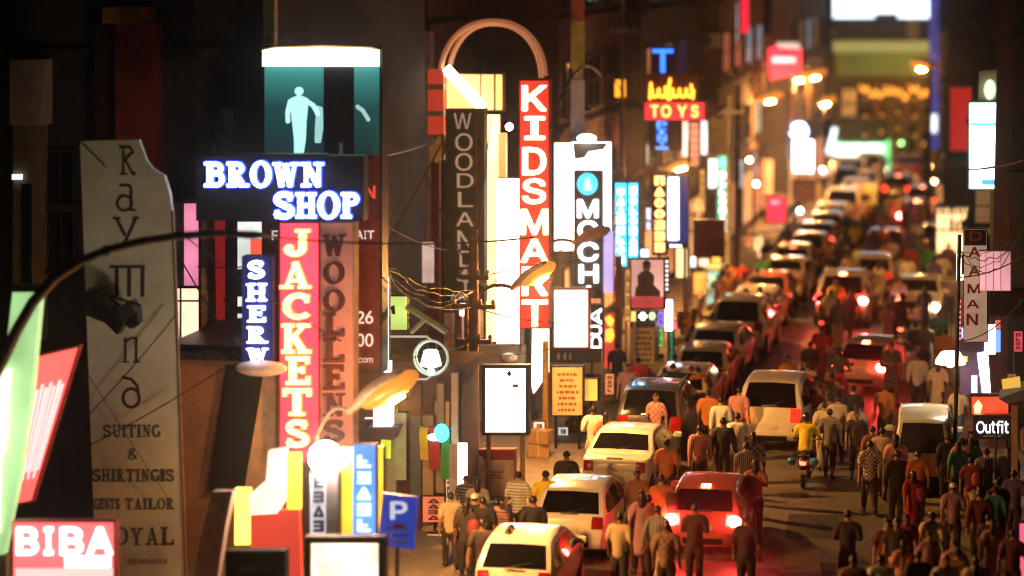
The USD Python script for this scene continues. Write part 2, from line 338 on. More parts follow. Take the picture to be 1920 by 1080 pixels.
# low brown building
Y = 50.6
zt = Z(690, Y)
T = building('low brown plastered house with a black sloping beam below the window with pink light', X(325, Y), X(545, Y), Y, Y + 4.3, zt, W_BR, name='low_house', parapet=.28, trim=BLACK)
T.add('beam', panel([(430, 690), (492, 690), (455, 925), (392, 925)], Y - .22, .2), BLACK)
T.add('slanting_wall', panel([(494, 700), (560, 700), (560, 925), (457, 925)], Y - .18, .17), mat((.62, .40, .25), .8))
for i in range(9):                                             # ragged roof edge
    T.add('roof_tile', bx(X(332 + i * 15, Y), X(345.5 + i * 15, Y), Y - .45, Y - .15, zt + .02, zt + .17 + rng.uniform(-.05, .06), .02), W_DK)
# building with the pink lit window, set back above the low house
Y = 55.
T = building('dark building with a red pillar, left of the white and blue neon sign', X(374, Y) + .02, X(512, Y), Y, Y + 14, 13.8, W_DK, name='dark_building',
             front=[(X(376, Y), X(388, Y), Z(650, Y), Z(400, Y), mat((.07, .03, .02), .6), DARK, 1, 3)])
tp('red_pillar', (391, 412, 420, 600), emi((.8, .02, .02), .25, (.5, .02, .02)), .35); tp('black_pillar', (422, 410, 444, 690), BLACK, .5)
tp('timber_door', (388, 600, 420, 690), mat((.3, .14, .06), .7), .2)
T.add('downpipe', tube([at(424, 205, Y - .3), at(424, 300, Y - .3)], .17, 12), mat((.06, .30, .10), .5), smooth=40)
T.add('downpipe', tube([at(408, 215, Y - .3), at(408, 300, Y - .3)], .07, 12), mat((.05, .16, .06), .5), smooth=40)
# pink window box (bay of the lit shop)
Y = 52.6
T = Thing('bay_window', 'pink lit bay window with black bars right of the tall cream sign', 'window', at(352, 660, Y))
def tl(nm, pts, m, t=.1, Yo=0., lab=None):
    q = panel(pts, Y + Yo, t); q.apply_translation(-T.loc); return T.add(nm, q, m, label=lab)
tl('pane', rect(328, 540, 374, 660), unevenlit((1., .60, .40), 2.), .05, .1)
tl('pane', rect(345, 382, 372, 538), unevenlit((1., .30, .48), .9), .05, .1); tl('wall', rect(326, 382, 344, 538), W_GR, .12, .05); tl('back_wall', rect(322, 372, 378, 668), DARK, .4, .25)
for r in ((336.5, 540, 339, 660), (328, 563, 374, 566), (328, 652, 374, 655), (326, 536, 376, 541), (372, 380, 378, 665)): tl('bar', rect(*r), BLACK, .06, 0)
# brown building behind the teal poster
Y = 73.
fr = [(X(612, Y), X(700, Y), Z(80, Y), Z(20, Y), BLACK), (X(722, Y), X(778, Y), Z(236, Y), Z(132, Y), mat((.05, .02, .02), .6)), (X(532, Y), X(576, Y), Z(88, Y), 14.6, emi((.02, .42, .36), .45), DARK, 1, 1)]
T = building('tall brown plastered building with dark windows behind the teal poster', X(512, Y), X(803, Y), Y, Y + 9, 15.2, mat((.15, .08, .05), .85, vary=.3, scale=.8, bump=.3), name='brown_building', front=fr, side='r')
tp('pilaster', (774, 120, 800, 900), W_TN, .35); tp('wall_panel', (716, 250, 772, 425), W_TN, .06)
tp('corner_strip', (796, 60, 806, 500), mat((.5, .42, .38), .7), .5)
tp('doorway_pillar', (722, 760, 746, 1000), mat((.5, .55, .45), .7), .45); tp('doorway_pillar', (765, 780, 790, 1000), W_TN, .45); tp('shutter', (748, 640, 800, 1000), mat((.10, .035, .03), .6), .15)
for r in ((806, 330, 822, 980), (824, 300, 834, 980)): tp('pipe_casing', r, W_MR, .3)
window(T, X(640, Y), X(720, Y), .6, 2.6, Y, 'f', unevenlit((1., .7, .4), .9), DARK, 3, 2)
Y = 54.6
T = building('brown ground floor shop with pale door pillars beneath the ring lantern', X(668, Y), X(866, Y), Y, 56.2, Z(702, Y), W_MR, name='ground_floor_shop', parapet=.2)
tp('doorway_pillar', (722, 760, 742, 1100), mat((.5, .55, .45), .7), .25); tp('doorway_pillar', (792, 780, 812, 1100), W_TN, .3); tp('shutter', (744, 720, 790, 1100), mat((.10, .035, .03), .6), .1); tp('pipe_casing', (818, 720, 832, 1100), W_TN, .2)
window(T, X(815, Y), X(860, Y), 1.0, 2.9, Y, 'f', LIT_D, DARK, 3, 2)
# left-hand street wall, stepping forward with distance
def sidewin(y0, y1, zs, n, m):
    out = []
    for z in zs:
        for i in range(n):
            a = y0 + (y1 - y0) * (i + .2) / n; out.append((a, a + (y1 - y0) * .6 / n, z, z + 1.5, rng.choice(m)))
    return out
DIMS = [GLASS, GLASS, LIT_D, LIT_D, unevenlit((1., .25, .12), .35), unevenlit((.5, .8, 1.), .3)]
T = building('dark red brick coloured shop building behind the arch and the green vertical sign', -21.5, -15.0, 79., 90, 14.5, W_MR, front=[(-20.6, -19.3, 4.4, 6.3, LIT_P), (-18.6, -16.2, .6, 2.8, LIT_W, DARK, 4, 1), (-18.4, -16.6, 4.3, 6.2, mat((.3, .05, .04), .6)), (-18.2, -16.4, 7.8, 9.4, GLASS)], side='r', sides=sidewin(79, 90, (4.2, 7.5, 10.8), 3, DIMS))
shopfronts(T, [(79.6, 82.6), (83.2, 86.2), (86.8, 89.6)], -15.0, [LIT_W, LIT_P])
T = building('dark shop building beyond the red lit vertical sign', -21, -14.3, 90.3, 106, 15.5, W_DK, front=[(-17.5, -15.1, 4.5, 6.2, LIT_D), (-17.5, -15.2, .5, 2.8, LIT_W, DARK, 4, 1)], side='r', sides=sidewin(90.3, 106, (4.2, 7.5, 10.8), 4, DIMS))
shopfronts(T, [(91, 94), (94.6, 98), (98.6, 101.6), (102.2, 105.4)], -14.3, [LIT_W, LIT_P, LIT_W])
T = building('brown shop building behind the red toy shop sign', -21, -13.7, 106.4, 122, 15, mat((.13, .07, .045), .85, vary=.3, scale=.8, bump=.3), front=[(-16.7, -15.9, 5.8, 8., LIT_D), (-15.4, -14.5, 5.6, 8., unevenlit((1., .8, .5), .7)), (-16.6, -14.6, 9.2, 10.6, GLASS), (-16.4, -14.3, .5, 2.8, LIT_W, DARK, 4, 1)], side='r', sides=sidewin(106.4, 122, (4.2, 7.5, 10.8), 4, DIMS))
shopfronts(T, [(107, 110), (110.6, 114), (114.6, 118), (118.5, 121.4)], -13.7, [LIT_W, LIT_P])
T = building('grey brown building beyond the red sign with the domed top', -21, -12.6, 122.5, 141, 17, W_GR, front=[(-14.9, -13.6, 5.2, 7.2, LIT_D), (-14.6, -13.4, 8.6, 10.4, GLASS), (-14.6, -13.2, .5, 2.8, LIT_W, DARK, 3, 1)], side='r', sides=sidewin(122.5, 141, (4.2, 7.5, 10.8), 5, DIMS))
shopfronts(T, [(123, 127), (127.6, 131.6), (132, 136), (136.6, 140.4)], -12.6, [LIT_W, LIT_P])
# right-hand street wall
T = building('near dark building with a plain pillar at the right edge of the view', -1.3, 8, 66, 82, 15, W_DK, side='l', name='dark_building')
T.add('pillar', bx(-1.72, -1.31, 66.3, 67.1, 0, 14.6), mat((.07, .028, .022), .7)); T.add('pillar', bx(-1.6, -1.31, 73, 73.7, 0, 14.6), mat((.12, .03, .03), .7))
for a in (67.4, 74.2, 78): window(T, a, a + 3.2, .5, 2.6, -1.3, 'l', LIT_P, DARK, 3, 1, False)
T = building('tall black building with a red panel behind the white and turquoise sign', -3.0, 8, 86, 106, 16, W_DK, side='l', name='dark_building', front=[(-2.8, -1.4, 3.4, 5.2, LIT_D)])
for a in (87, 91, 95, 99, 102): window(T, a, a + 3., .5, 2.6, -3.0, 'l', LIT_W, DARK, 3, 1, False)
T = building('black building closing the right side of the street beside the far bright hoarding', X(1766, 112), 8, 112, 148, 17, W_DK, side='l', name='dark_building', front=[(-4.8, -3.5, 4.2, 5.8, GLASS), (-4.8, -3.6, 7.6, 9.2, GLASS)])
Y = 112.
tp('red_panel', (1782, 165, 1832, 282), emi((.75, .01, .01), .5, (.5, .02, .02)), .3); tp('ledge', (1768, 300, 1830, 312), W_GR, .4)
for a in (113, 119, 125, 131, 137): window(T, a, a + 4, .5, 2.7, X(1766, 112), 'l', LIT_W, DARK, 3, 1, False)
# end of the street
Y = 152.
T = building('wide two storey building closing the far end of the street, lit green and amber', X(1555, Y), X(1764, Y), Y, Y + 8, Z(72, Y, 1660), mat((.30, .26, .10), .85, vary=.4, scale=.7), name='far_building',
             front=[(X(1575, Y), X(1600, Y), Z(210, Y), Z(160, Y), unevenlit((1., .45, .1), .6)), (X(1606, Y), X(1628, Y), Z(210, Y), Z(165, Y), GLASS), (X(1690, Y), X(1705, Y), Z(300, Y), Z(230, Y), GLASS), (X(1720, Y), X(1738, Y), Z(300, Y), Z(240, Y), GLASS)], trim=mat((.5, .45, .2), .8))
tp('fascia', (1562, 78, 1756, 98), emi((.42, .42, .12), .7, (.4, .4, .15)), .25)  # fascia emission stands in for yellow-green light on the wall
tp('facade_glow', (1570, 100, 1740, 142), unevenlit((.22, .24, .03), .45, .4), .12)  # added dim glowing panel that brightens the upper facade
tp('awning', (1575, 232, 1662, 268), mat((.22, .26, .12), .8), .9)
tp('shop_window', (1562, 270, 1666, 316), emi((.80, 1., .86), 2.6), .35); tp('window_edge', (1658, 266, 1668, 318), emi((.2, .9, .3), 1.5), .45); tp('window_edge', (1565, 264, 1668, 270), emi((.25, .9, .35), 1.4), .45)
tp('ledge', (1562, 218, 1756, 228), mat((.4, .3, .15), .8), .5)
for i, px in enumerate((1640, 1668, 1696, 1722, 1746)): tp('pilaster', (px, 150, px + 7, 300), mat((.55, .35, .12), .8), .3)
# string lights and hanging decorations along the far building's upper floor
T = Thing('string_lights', 'amber string lights hung in loops along the far building', 'string lights', at(1690, 200, 150.5))
for k in range(9):
    a, b = 1612 + k * 15.5, 1627.5 + k * 15.5; y = 152 + (k % 3) * 5
    pts = [at(a, y, 150.5), at((a + b) / 2, y + 34 + 9 * (k % 2), 150.5), at(b, y + 2, 150.5)]
    c = np.array([np.array(pts[0]) * (1 - t) ** 2 + 2 * t * (1 - t) * pts[1] + t * t * pts[2] for t in np.linspace(0, 1, 9)])
    w = T.add('wire', tube(c - T.loc, .02, 5), DARK)
    for q in c[1:-1]: T.add('bulb', ico(q - T.loc + [0, -.03, -.06], .085, 1), emi((1., .36, .04), 2.2), smooth=True)
for k in range(4):
    px = 1622 + k * 31; p0, p1 = at(px, 172, 150.3), at(px, 290 - 10 * (k % 3), 150.3)
    T.add('drop_wire', tube([p0 - T.loc, p1 - T.loc], .02, 5), DARK)
    for t in np.linspace(.1, 1, 4): T.add('bulb', ico(p0 * (1 - t) + p1 * t - T.loc, .07, 1), emi((1., .36, .04), 1.6), smooth=True)
# hoarding on the far roof
Y = 151.
T = sign('roof_hoarding', 'large pale blue white lit hoarding on the roof at the far end of the street', 'billboard', (1562, -60, 1742, 34), Y, unevenlit((.74, .86, 1.), 2.6, .25), border=0)
T2 = Thing('roof_clutter', 'dark water tanks and parapet silhouettes under the far bright hoarding', 'water tanks', at(1650, 72, Y))
for a, b, y0 in ((1566, 1640, 40), (1640, 1682, 26), (1683, 1700, 48), (1722, 1745, 40)):
    q = panel(rect(a, y0, b, 72), Y - .8, .7); q.apply_translation(-T2.loc); T2.add('tank', q, BLACK)
q = panel(rect(1700, 36, 1722, 72), Y - .8, .6); q.apply_translation(-T2.loc); T2.add('pale_tank', q, mat((.6, .6, .35), .7))
T = sign('vertical_sign', 'thin violet blue vertical sign on the right corner of the far building', 'sign', (1742, -20, 1760, 280), 149.5, unevenlit((.05, .07, .5), .5, .8), border=0)
for r in ((1745, 215, 1757, 248),):
    q = panel(rect(*r), 149.45, .02); q.apply_translation(-T.loc); T.add('panel', q, emi((.85, .95, 1.), 1.8))

# ------------------------------------------------------------------ signs, left foreground
def extra(T, nm, pts, Y, m, t=.02, off=-.024, lab=None):
    q = panel(pts, Y, t, off); q.apply_translation(-T.loc); return T.add(nm, q, m, label=lab)
INK = mat((.06, .04, .035), .6, vary=.1); INKG = mat((.10, .09, .08), .6, vary=.1)
# tall cream tailor sign
Y = 49.
T = Thing('tailor_sign', 'tall unlit cream sign board with torn upper right corner, tailoring words in dark letters', 'sign', at(250, 1110, Y))
CR = mat((.78, .73, .60), .5, vary=.18, scale=1.1)
extra(T, 'board', [(150, 265), (260, 262), (275, 302), (286, 316), (308, 330), (318, 362), (322, 395), (348, 1110), (181, 1110)], Y, CR, .12, 0)
extra(T, 'edge_strip', [(322, 395), (325, 395), (351, 1110), (348, 1110)], Y, mat((.25, .15, .1), .7), .1, -.02)
for ch, b in (('r_', (224, 274, 256, 330)), ('a_', (218, 345, 256, 397)), ('y_', (212, 406, 262, 462)), ('m_', (206, 498, 272, 556)), ('o_', (230, 570, 264, 616)), ('n_', (229, 632, 263, 680)), ('d_', (228, 704, 264, 766))):
    T.add('letter', fit(ext(slab(ch), 1.), *b, Y, .012, T.loc), INK)
letters(T, row(192, 796, 302, 820, 'SUITING'), 'SUITING', Y, INKG, depth=.01)
letters(T, [(240, 840, 258, 862)], '&', Y, INKG, depth=.01)
letters(T, row(172, 879, 328, 903, "SHIRTING'S"), "SHIRTING'S", Y, INKG, depth=.01)
letters(T, row(176, 934, 226, 955, 'GENTS'), 'GENTS', Y, INKG, depth=.01); letters(T, row(234, 934, 328, 955, 'TAILOR'), 'TAILOR', Y, INKG, depth=.01)
letters(T, row(186, 988, 328, 1022, 'ROYAL'), 'ROYAL', Y, INKG, depth=.01)
textlines(T, 226, 1042, 330, 1060, 1, Y, mat((.45, .33, .2), .7))
# broken floodlight on its bracket in front of the cream sign
Y = 48.4
T = Thing('floodlight', 'broken black floodlight hanging on an angled bracket in front of the tall cream sign', 'floodlight', at(210, 620, Y))
extra(T, 'housing', [(156, 556), (170, 540), (190, 546), (206, 572), (228, 578), (240, 566), (258, 572), (262, 606), (246, 612), (236, 602), (222, 626), (200, 604), (164, 590)], Y, BLACK, .3, -.1)
extra(T, 'visor', [(226, 574), (252, 560), (262, 580), (240, 600)], Y, mat((.03, .025, .025), .4), .4, -.3)
for a, b in (((160, 558), (222, 626)), ((200, 552), (262, 608)), ((175, 545), (262, 572))):
    T.add('bracket', tube([at(*a, Y - .25) - T.loc, at(*b, Y - .25) - T.loc], .028, 6), BLACK)
T.add('support_arm', tube([at(165, 575, Y) - T.loc, at(165, 575, Y + .62) - T.loc], .03, 6), BLACK)
# left-edge lightbox seen aslant
T = Thing('green_lightbox', 'slanting green white lit sign at the left edge of the view', 'sign', at(20, 1000, 44.))
def slant(nm, pts, Ys, m, t, lab=None):
    q = panel(pts, Ys, t); q.apply_translation(-T.loc); return T.add(nm, q, m, label=lab)
slant('lit_edge', [(24, 545), (76, 545), (60, 720), (34, 900), (6, 1040), (-8, 1040), (-6, 800)], 44., unevenlit((.58, 1., .42), .9, .6), .22)
slant('face', [(-60, 690), (-4, 680), (2, 720), (-2, 1000), (-60, 1010)], 43.9, emi((1., .90, .75), 1.6), .06)
slant('lit_face', [(-6, 700), (20, 690), (6, 850), (-6, 860)], 43.85, emi((1., .93, .78), 1.6), .06)
slant('bracket', [(22, 535), (80, 537), (76, 548), (24, 548)], 43.95, RUST, .3)
slant('pole', [(-8, 860), (14, 860), (10, 1150), (-14, 1150)], 44.2, mat((.3, .24, .16), .7), .2)
T = Thing('striped_lightbox', 'leaning red lit sign with tall white stripes left of the cream sign', 'sign', at(60, 945, 45.5))
slant('housing', [(66, 667), (149, 647), (60, 942), (18, 950)], 45.5, mat((.3, .02, .02), .5), .2)
slant('face', [(69, 670), (145, 652), (58, 938), (22, 945)], 45.48, emi((1., .09, .08), 1.8), .015)
for i in range(8):
    u0, u1 = .03 + i * .118, .03 + i * .118 + (.07 if i % 3 else .085)
    def ed(u, v): a = np.array((69 + 76 * u, 670 - 18 * u)); b = np.array((22 + 36 * u, 945 - 7 * u)); return tuple(a * (1 - v) + b * v)
    v0, v1 = .2 + .03 * (i % 2), .80 + .05 * ((i + 1) % 2)
    slant('stripe', [ed(u0, v0), ed(u1, v0), ed(u1, v1), ed(u0, v1)], 45.465, emi((1., .62, .62), 1.5), .01)
# red and white lit shop sign at the bottom left
Y = 43.
T = sign('shop_sign', 'red lit shop sign with white capitals at the bottom left corner', 'sign', (24, 977, 216, 1130), Y, emi((1., .14, .14), 1.6), mat((.4, .03, .03), .5), border=2)
letters(T, [(32, 988, 72, 1040), (84, 988, 100, 1040), (114, 988, 156, 1040), (164, 988, 212, 1040)], 'BIBA', Y - .02, emi((1., .9, .9), 3.2), font='bold', depth=.05)
extra(T, 'lit_strip', rect(122, 1042, 208, 1064), Y - .02, emi((1., .85, .85), 2.6)); extra(T, 'lower_face', rect(30, 1066, 212, 1126), Y - .02, emi((1., .55, .5), 1.4))
# plaster pipe and dark board at the bottom
T = Thing('leaning_board', 'pale tan leaning board below the end of the black sloping beam', 'board', at(395, 1100, 45))
slant('board', [(398, 922), (436, 922), (420, 1000), (400, 1130), (350, 1130), (378, 1000)], 45., mat((.62, .42, .33), .7), .25)
Y = 44.4
T = sign('dark_sign', 'dark brown sign board with faint lettering right of the tan leaning board', 'sign', (424, 1032, 536, 1130), Y, mat((.03, .012, .01), .5), border=4)
textlines(T, 440, 1050, 520, 1080, 1, Y, mat((.3, .2, .16), .6), 5)
# white and blue neon sign
Y = 49.6
T = sign('neon_sign', 'black sign box with glowing white and blue slab letters in two stepped rows', 'sign', (368, 292, 682, 414), Y, mat((.012, .012, .03), .5), BLACK, .35, border=0)
NW = emi((.80, .88, 1.), 9.); NB = emi((.04, .10, 1.), 3.)
letters(T, [(386, 304, 422, 350), (428, 304, 468, 350), (472, 302, 510, 351), (514, 304, 562, 350), (566, 304, 608, 350)], 'BROWN', Y - .02, NW, halo=NB, hgrow=.05, depth=.10, hdepth=.06)
letters(T, [(516, 359, 553, 410), (557, 361, 594, 408), (598, 359, 638, 410), (642, 361, 674, 408)], 'SHOP', Y - .02, NW, halo=NB, hgrow=.05, depth=.10, hdepth=.06)
extra(T, 'top_trim', rect(368, 289, 612, 293), Y, BLACK, .3, 0)
for px in (400, 640): T.add('hanger', tube([at(px, 292, Y + .2) - T.loc, at(px, 270, Y + 1.6) - T.loc], .04, 6), BLACK)
# lit white blue vertical sign
T = sign('neon_sign', 'narrow blue lit vertical sign with chunky white letters under the black neon box', 'sign', (454, 480, 512, 678), 49.85, emi((.015, .02, .12), .5), mat((.02, .02, .1), .5), .3, border=0)
letters(T, [(467, 488, 497, 522), (464, 531, 501, 564), (466, 573, 499, 603), (465, 612, 503, 643), (464, 652, 504, 675)], 'SHERW', 49.83, emi((.80, .88, 1.), 6.), halo=emi((.04, .09, 1.), 1.2), hgrow=.035, depth=.09, hdepth=.03, th=.2)
T = Thing('hanging_canopy', 'small pinkish dish shaped canopy under the narrow blue vertical sign', 'canopy', at(490, 700, 49.7))
q = ico((0, 0, .1), (.52, .4, .15), 2); T.add('shade', q, mat((.8, .6, .55), .5), smooth=True); T.add('stem', tube([(0, 0, .1), (0, 0, .5)], .02, 6), BLACK)
# white sign with red square behind
T = sign('white_sign', 'white lit sign with a red square behind the narrow blue vertical sign', 'sign', (446, 416, 500, 700), 52.4, unevenlit((.9, .95, .9), .9), border=0)
extra(T, 'red_square', rect(470, 448, 494, 480), 52.4, emi((1., .12, .06), 1.)); extra(T, 'dark_panel', rect(446, 504, 500, 556), 52.4, BLACK); extra(T, 'dark_panel', rect(446, 574, 500, 588), 52.4, BLACK); extra(T, 'dark_panel', rect(446, 596, 500, 700), 52.4, mat((.04, .015, .02), .5))
# red vertical sign and its dark neighbour
Y = 50.05
T = sign('vertical_sign', 'tall red lit vertical sign with glowing yellow serif letters', 'sign', (524, 416, 600, 868), Y, unevenlit((1., .045, .08), 2.2, .7), mat((.4, .02, .03), .5), .35, border=2.5)
jl = [(534, 430, 582, 480), (527, 490, 584, 540), (532, 549, 582, 598), (530, 607, 584, 662), (538, 668, 582, 720), (532, 728, 584, 778), (538, 786, 580, 838)]
letters(T, jl, 'JACKETS', Y - .018, emi((1., .58, .12), 8.), halo=emi((1., .10, .02), 4.), hgrow=.045, depth=.08, hdepth=.05)
for px in (540, 585): extra(T, 'support', rect(px, 866, px + 8, 1150), Y + .1, DARK, .1, 0)
T = sign('vertical_sign', 'brownish pink vertical sign with dark serif letters and added glow beside the red lit one', 'sign', (601, 416, 664, 930), Y, unevenlit((.75, .30, .23), .26, .8), mat((.35, .2, .17), .6), .35, border=2)  # face emission stands in for red spill from the neighbouring sign
wl = [(606, 438, 650, 480), (608, 490, 647, 532), (608, 542, 647, 584), (608, 586, 647, 630), (608, 634, 647, 678), (608, 684, 647, 730), (608, 736, 648, 780), (608, 786, 647, 828)]
letters(T, wl, 'WOOLLENS', Y - .018, mat((.11, .025, .025), .5), depth=.12)
# tall hoarding with the teal poster
Y = 52.2
T = Thing('tall_hoarding', 'tall hoarding with a teal backlit poster of a man above a maroon board', 'billboard', at(604, 700, Y))
extra(T, 'frame', rect(490, 86, 716, 700), Y, BLACK, .5, .02)
PB = usdkit.material(stage, '/World/Looks/teal_print', {'g': ('geometry', {}), 's': ('separate_xyz', {}), 'r': ('map_range', {'from_min': Z(290, Y), 'from_max': Z(125, Y)}),
    'c': ('rgb_ramp', {'ramp': [(0, (.006, .03, .035)), (.5, (.012, .07, .07)), (1, (.06, .33, .31))]}), 'p': ('principled_bsdf', {'base_color': (.02, .1, .1), 'roughness': .3, 'emission_strength': .8})},
    [('g.position', 's.vector'), ('s.z', 'r.value'), ('r.result', 'c.fac'), ('c.color', 'p.emission_color')], surface='p.BSDF')
extra(T, 'poster', rect(496, 126, 711, 292), Y, PB, .02, 0)
extra(T, 'lit_header', [(496, 124), (496, 94), (520, 90), (604, 88), (690, 90), (711, 94), (711, 124)], Y, emi((.92, 1., .97), 4.5), .2, -.15)
extra(T, 'header_cap', [(492, 94), (515, 88), (604, 85), (695, 88), (715, 94), (690, 90), (604, 88), (520, 90)], Y, emi((1., .6, .25), .9), .24, -.17)
extra(T, 'dark_band', rect(607, 122, 664, 292), Y, BLACK, .012, -.006)
extra(T, 'maroon_board', rect(494, 414, 712, 692), Y, mat((.16, .022, .03), .5), .02, 0); extra(T, 'maroon_board', rect(684, 292, 712, 414), Y, mat((.12, .02, .035), .5), .02, 0)
man = unary_union([Point(0, 9.3).buffer(.62), LineString([(0, 8.8), (0, 8.2)]).buffer(.3), Polygon([(-1.35, 8.0), (-.5, 8.45), (.5, 8.45), (1.2, 8.1), (1.0, 5.4), (.85, 4.4), (-.8, 4.4), (-1.0, 6.)]).buffer(.12),
    LineString([(-1.25, 7.8), (-1.6, 6.2), (-1.55, 4.9)]).buffer(.32), LineString([(1.1, 7.8), (2.0, 7.2), (2.6, 6.0)]).buffer(.33), Polygon([(-.85, 4.6), (.95, 4.6), (.85, 2.2), (.55, .2), (-.6, .2), (-.6, 2.2)]).buffer(.1), Polygon([(-.7, .3), (.1, .3), (.0, 0), (-1.0, 0)])])
PW = emi((.50, .92, .88), 1.1)
T.add('printed_man', fit(ext(man, 1.), 535, 163, 600, 290, Y - .004, .008, T.loc), PW)
T.add('printed_sleeve', fit(ext(Polygon([(0, 0), (1, -.2), (1.1, -3), (.6, -5), (-.4, -5), (-.3, -3)]).buffer(.3), 1.), 590, 198, 606, 268, Y - .004, .008, T.loc), emi((.45, .85, .82), .8))
T.add('printed_arm', fit(ext(LineString([(0, 3), (1, 2.4), (2, 1)]).buffer(.35), 1.), 667, 196, 694, 228, Y - .004, .008, T.loc), emi((.45, .75, .7), .8))
WHT = emi((1., .93, .88), .55)
letters(T, [(685, 348, 704, 372)], 'N', Y, emi((1., .10, .05), .6), font='bold', depth=.02)
letters(T, [(510, 432, 521, 450)], 'F', Y, WHT, font='bold', depth=.02)
letters(T, [(668, 432, 681, 448), (683, 432, 687, 448), (689, 432, 702, 448)], 'AIT', Y, WHT, font='bold', depth=.02)
letters(T, [(669, 583, 683, 607), (685, 583, 700, 607)], '26', Y, WHT, font='bold', depth=.02); letters(T, [(669, 625, 683, 650), (685, 625, 700, 650)], '00', Y, WHT, font='bold', depth=.02)
letters(T, [(668, 677, 671, 680), (672, 671, 679, 680), (680, 671, 687, 680), (688, 671, 699, 680)], '.com', Y, WHT, font='reg', depth=.01)
# pale pole and teal strip above the hoarding
T = Thing('flag_pole', 'pale square post rising above the teal poster hoarding', 'post', at(503, 700, 53.2))
extra(T, 'shaft', rect(493, -60, 514, 92), 53.2, mat((.75, .78, .6), .5), .25, 0); extra(T, 'lower_shaft', rect(496, 92, 512, 700), 53.2, STEEL, .2, 0)
# signs at the bottom between red column and parking sign
Y = 46.
T = Thing('red_stall_sign', 'red board with a white glowing lamp box and yellow lit side panels', 'sign', at(520, 1130, Y))
extra(T, 'red_board', [(470, 960), (560, 955), (566, 1130), (530, 1130), (530, 1030), (470, 1030)], Y, emi((1., .09, .05), .55), .15, 0)
extra(T, 'white_lamp_box', [(505, 845), (536, 840), (538, 930), (520, 962), (470, 965), (468, 928), (500, 900)], Y, unevenlit((1., .72, .55), 1.5, 2.), .2, -.05)
extra(T, 'yellow_panel', rect(440, 916, 468, 1022), Y, unevenlit((1., .72, .12), 2.4), .15, 0); extra(T, 'yellow_panel', rect(538, 850, 562, 956), Y, unevenlit((1., .55, .05), 1.8), .15, 0)
T = sign('round_top_sign', 'grey white vertical sign with dark letters under a glowing lamp', 'sign', (580, 885, 636, 1004), 45.6, unevenlit((.75, .72, .78), .8), border=2)
marks(T, col(588, 890, 608, 1000, 4), 45.58, mat((.05, .05, .12), .5), .02, 80)
extra(T, 'dark_side', rect(612, 888, 634, 1002), 45.58, mat((.18, .15, .17), .5), .01, -.03)
T = Thing('globe_lamp', 'glowing round white lamp above the grey white vertical sign', 'lamp', at(610, 885, 45.5))
a = at(610, 858, 45.5) - T.loc; T.add('globe', ico(a, .30, 3), emi((1., .80, .56), 95.), smooth=True); T.add('collar', lathe([(0, 0), (.12, 0), (.1, .12), (0, .12)]), DARK)
T = sign('blue_sign', 'blue lit vertical sign with pale lettering between yellow lit edges', 'sign', (662, 834, 704, 1004), 45.4, unevenlit((.10, .30, 1.), 1.3), border=0)
marks(T, col(670, 850, 696, 1000, 5), 45.4, emi((.8, .85, 1.), 1.8), .02, 80)
T = sign('yellow_edge_sign', 'yellow lit board behind the blue lit vertical sign', 'sign', (640, 838, 718, 1008), 45.8, unevenlit((1., .50, .03), 1.7), border=0)
T = sign('lit_menu_box', 'wide glowing cream lightbox with a brown frame at the bottom edge', 'sign', (572, 1006, 722, 1130), 44.4, unevenlit((1., .78, .52), 2.0, 1.5), mat((.2, .09, .04), .6), border=12)
# blue parking sign
Y = 45.
T = Thing('parking_sign', 'tilted blue parking sign with a white letter P', 'sign', at(745, 1032, Y))
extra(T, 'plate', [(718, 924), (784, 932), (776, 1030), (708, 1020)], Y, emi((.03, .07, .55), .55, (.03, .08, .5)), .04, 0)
letters(T, [(732, 940, 764, 974)], 'P', Y, emi((.9, .9, 1.), .7), font='bold', depth=.012)
textlines(T, 722, 984, 772, 1022, 3, Y + .02, mat((.6, .6, .7), .5), 4); extra(T, 'red_mark', rect(738, 982, 758, 990), Y, mat((.7, .1, .1), .5), .008, -.01)
gpost(T, 744, 1000, Y, .04, STEEL, .1)

# ------------------------------------------------------------------ signs, middle distance
# decorative arch over the yellow lit box
Y = 70.
T = Thing('arch', 'double tube arch lit amber, rising over the yellow lit box', 'arch', at(925, 140, Y))
for k, (x0, rx, yo) in enumerate(((826, 97, 0), (842, 90, .5))):
    pts = [at(925 + (-1 if t > 90 else 1) * abs(math.cos(math.radians(t))) ** .9 * (rx if t <= 90 else 925 - x0), 142 - 102 * math.sin(math.radians(t)) + 4 * k, Y + yo) - T.loc for t in np.linspace(0, 180, 40)]
    T.add('arch_tube', tube(pts, .075, 8), emi((.8, .28, .12), .30, (.7, .35, .2)), smooth=True)
T = sign('yellow_lightbox', 'yellow lit box under the arch with a bright slanting tube across it', 'sign', (836, 138, 944, 208), Y + .3, unevenlit((1., .56, .16), 1.7, .8), RUST, border=2)
T.add('tube_lamp', tube([at(836, 128, Y - .1) - T.loc, at(906, 204, Y - .1) - T.loc], .14, 10), emi((1., .86, .6), 7.), smooth=True)
for r in ((926, 140, 930, 206), (900, 140, 903, 206)): extra(T, 'bar', rect(*r), Y + .3, RUST, .03)
T = Thing('striped_post', 'red and white banded post beside the yellow lit box', 'post', at(816, 700, Y))
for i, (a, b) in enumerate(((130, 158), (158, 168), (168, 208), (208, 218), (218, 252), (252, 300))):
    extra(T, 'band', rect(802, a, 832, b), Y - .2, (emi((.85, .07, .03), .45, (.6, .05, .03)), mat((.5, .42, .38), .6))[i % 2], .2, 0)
extra(T, 'shaft', rect(808, 300, 824, 700), Y - .2, mat((.2, .03, .03), .6), .15, 0)
T = Thing('torn_banner', 'crumpled grey white banner scrap hanging by the green vertical sign', 'banner', at(820, 305, 67.4))
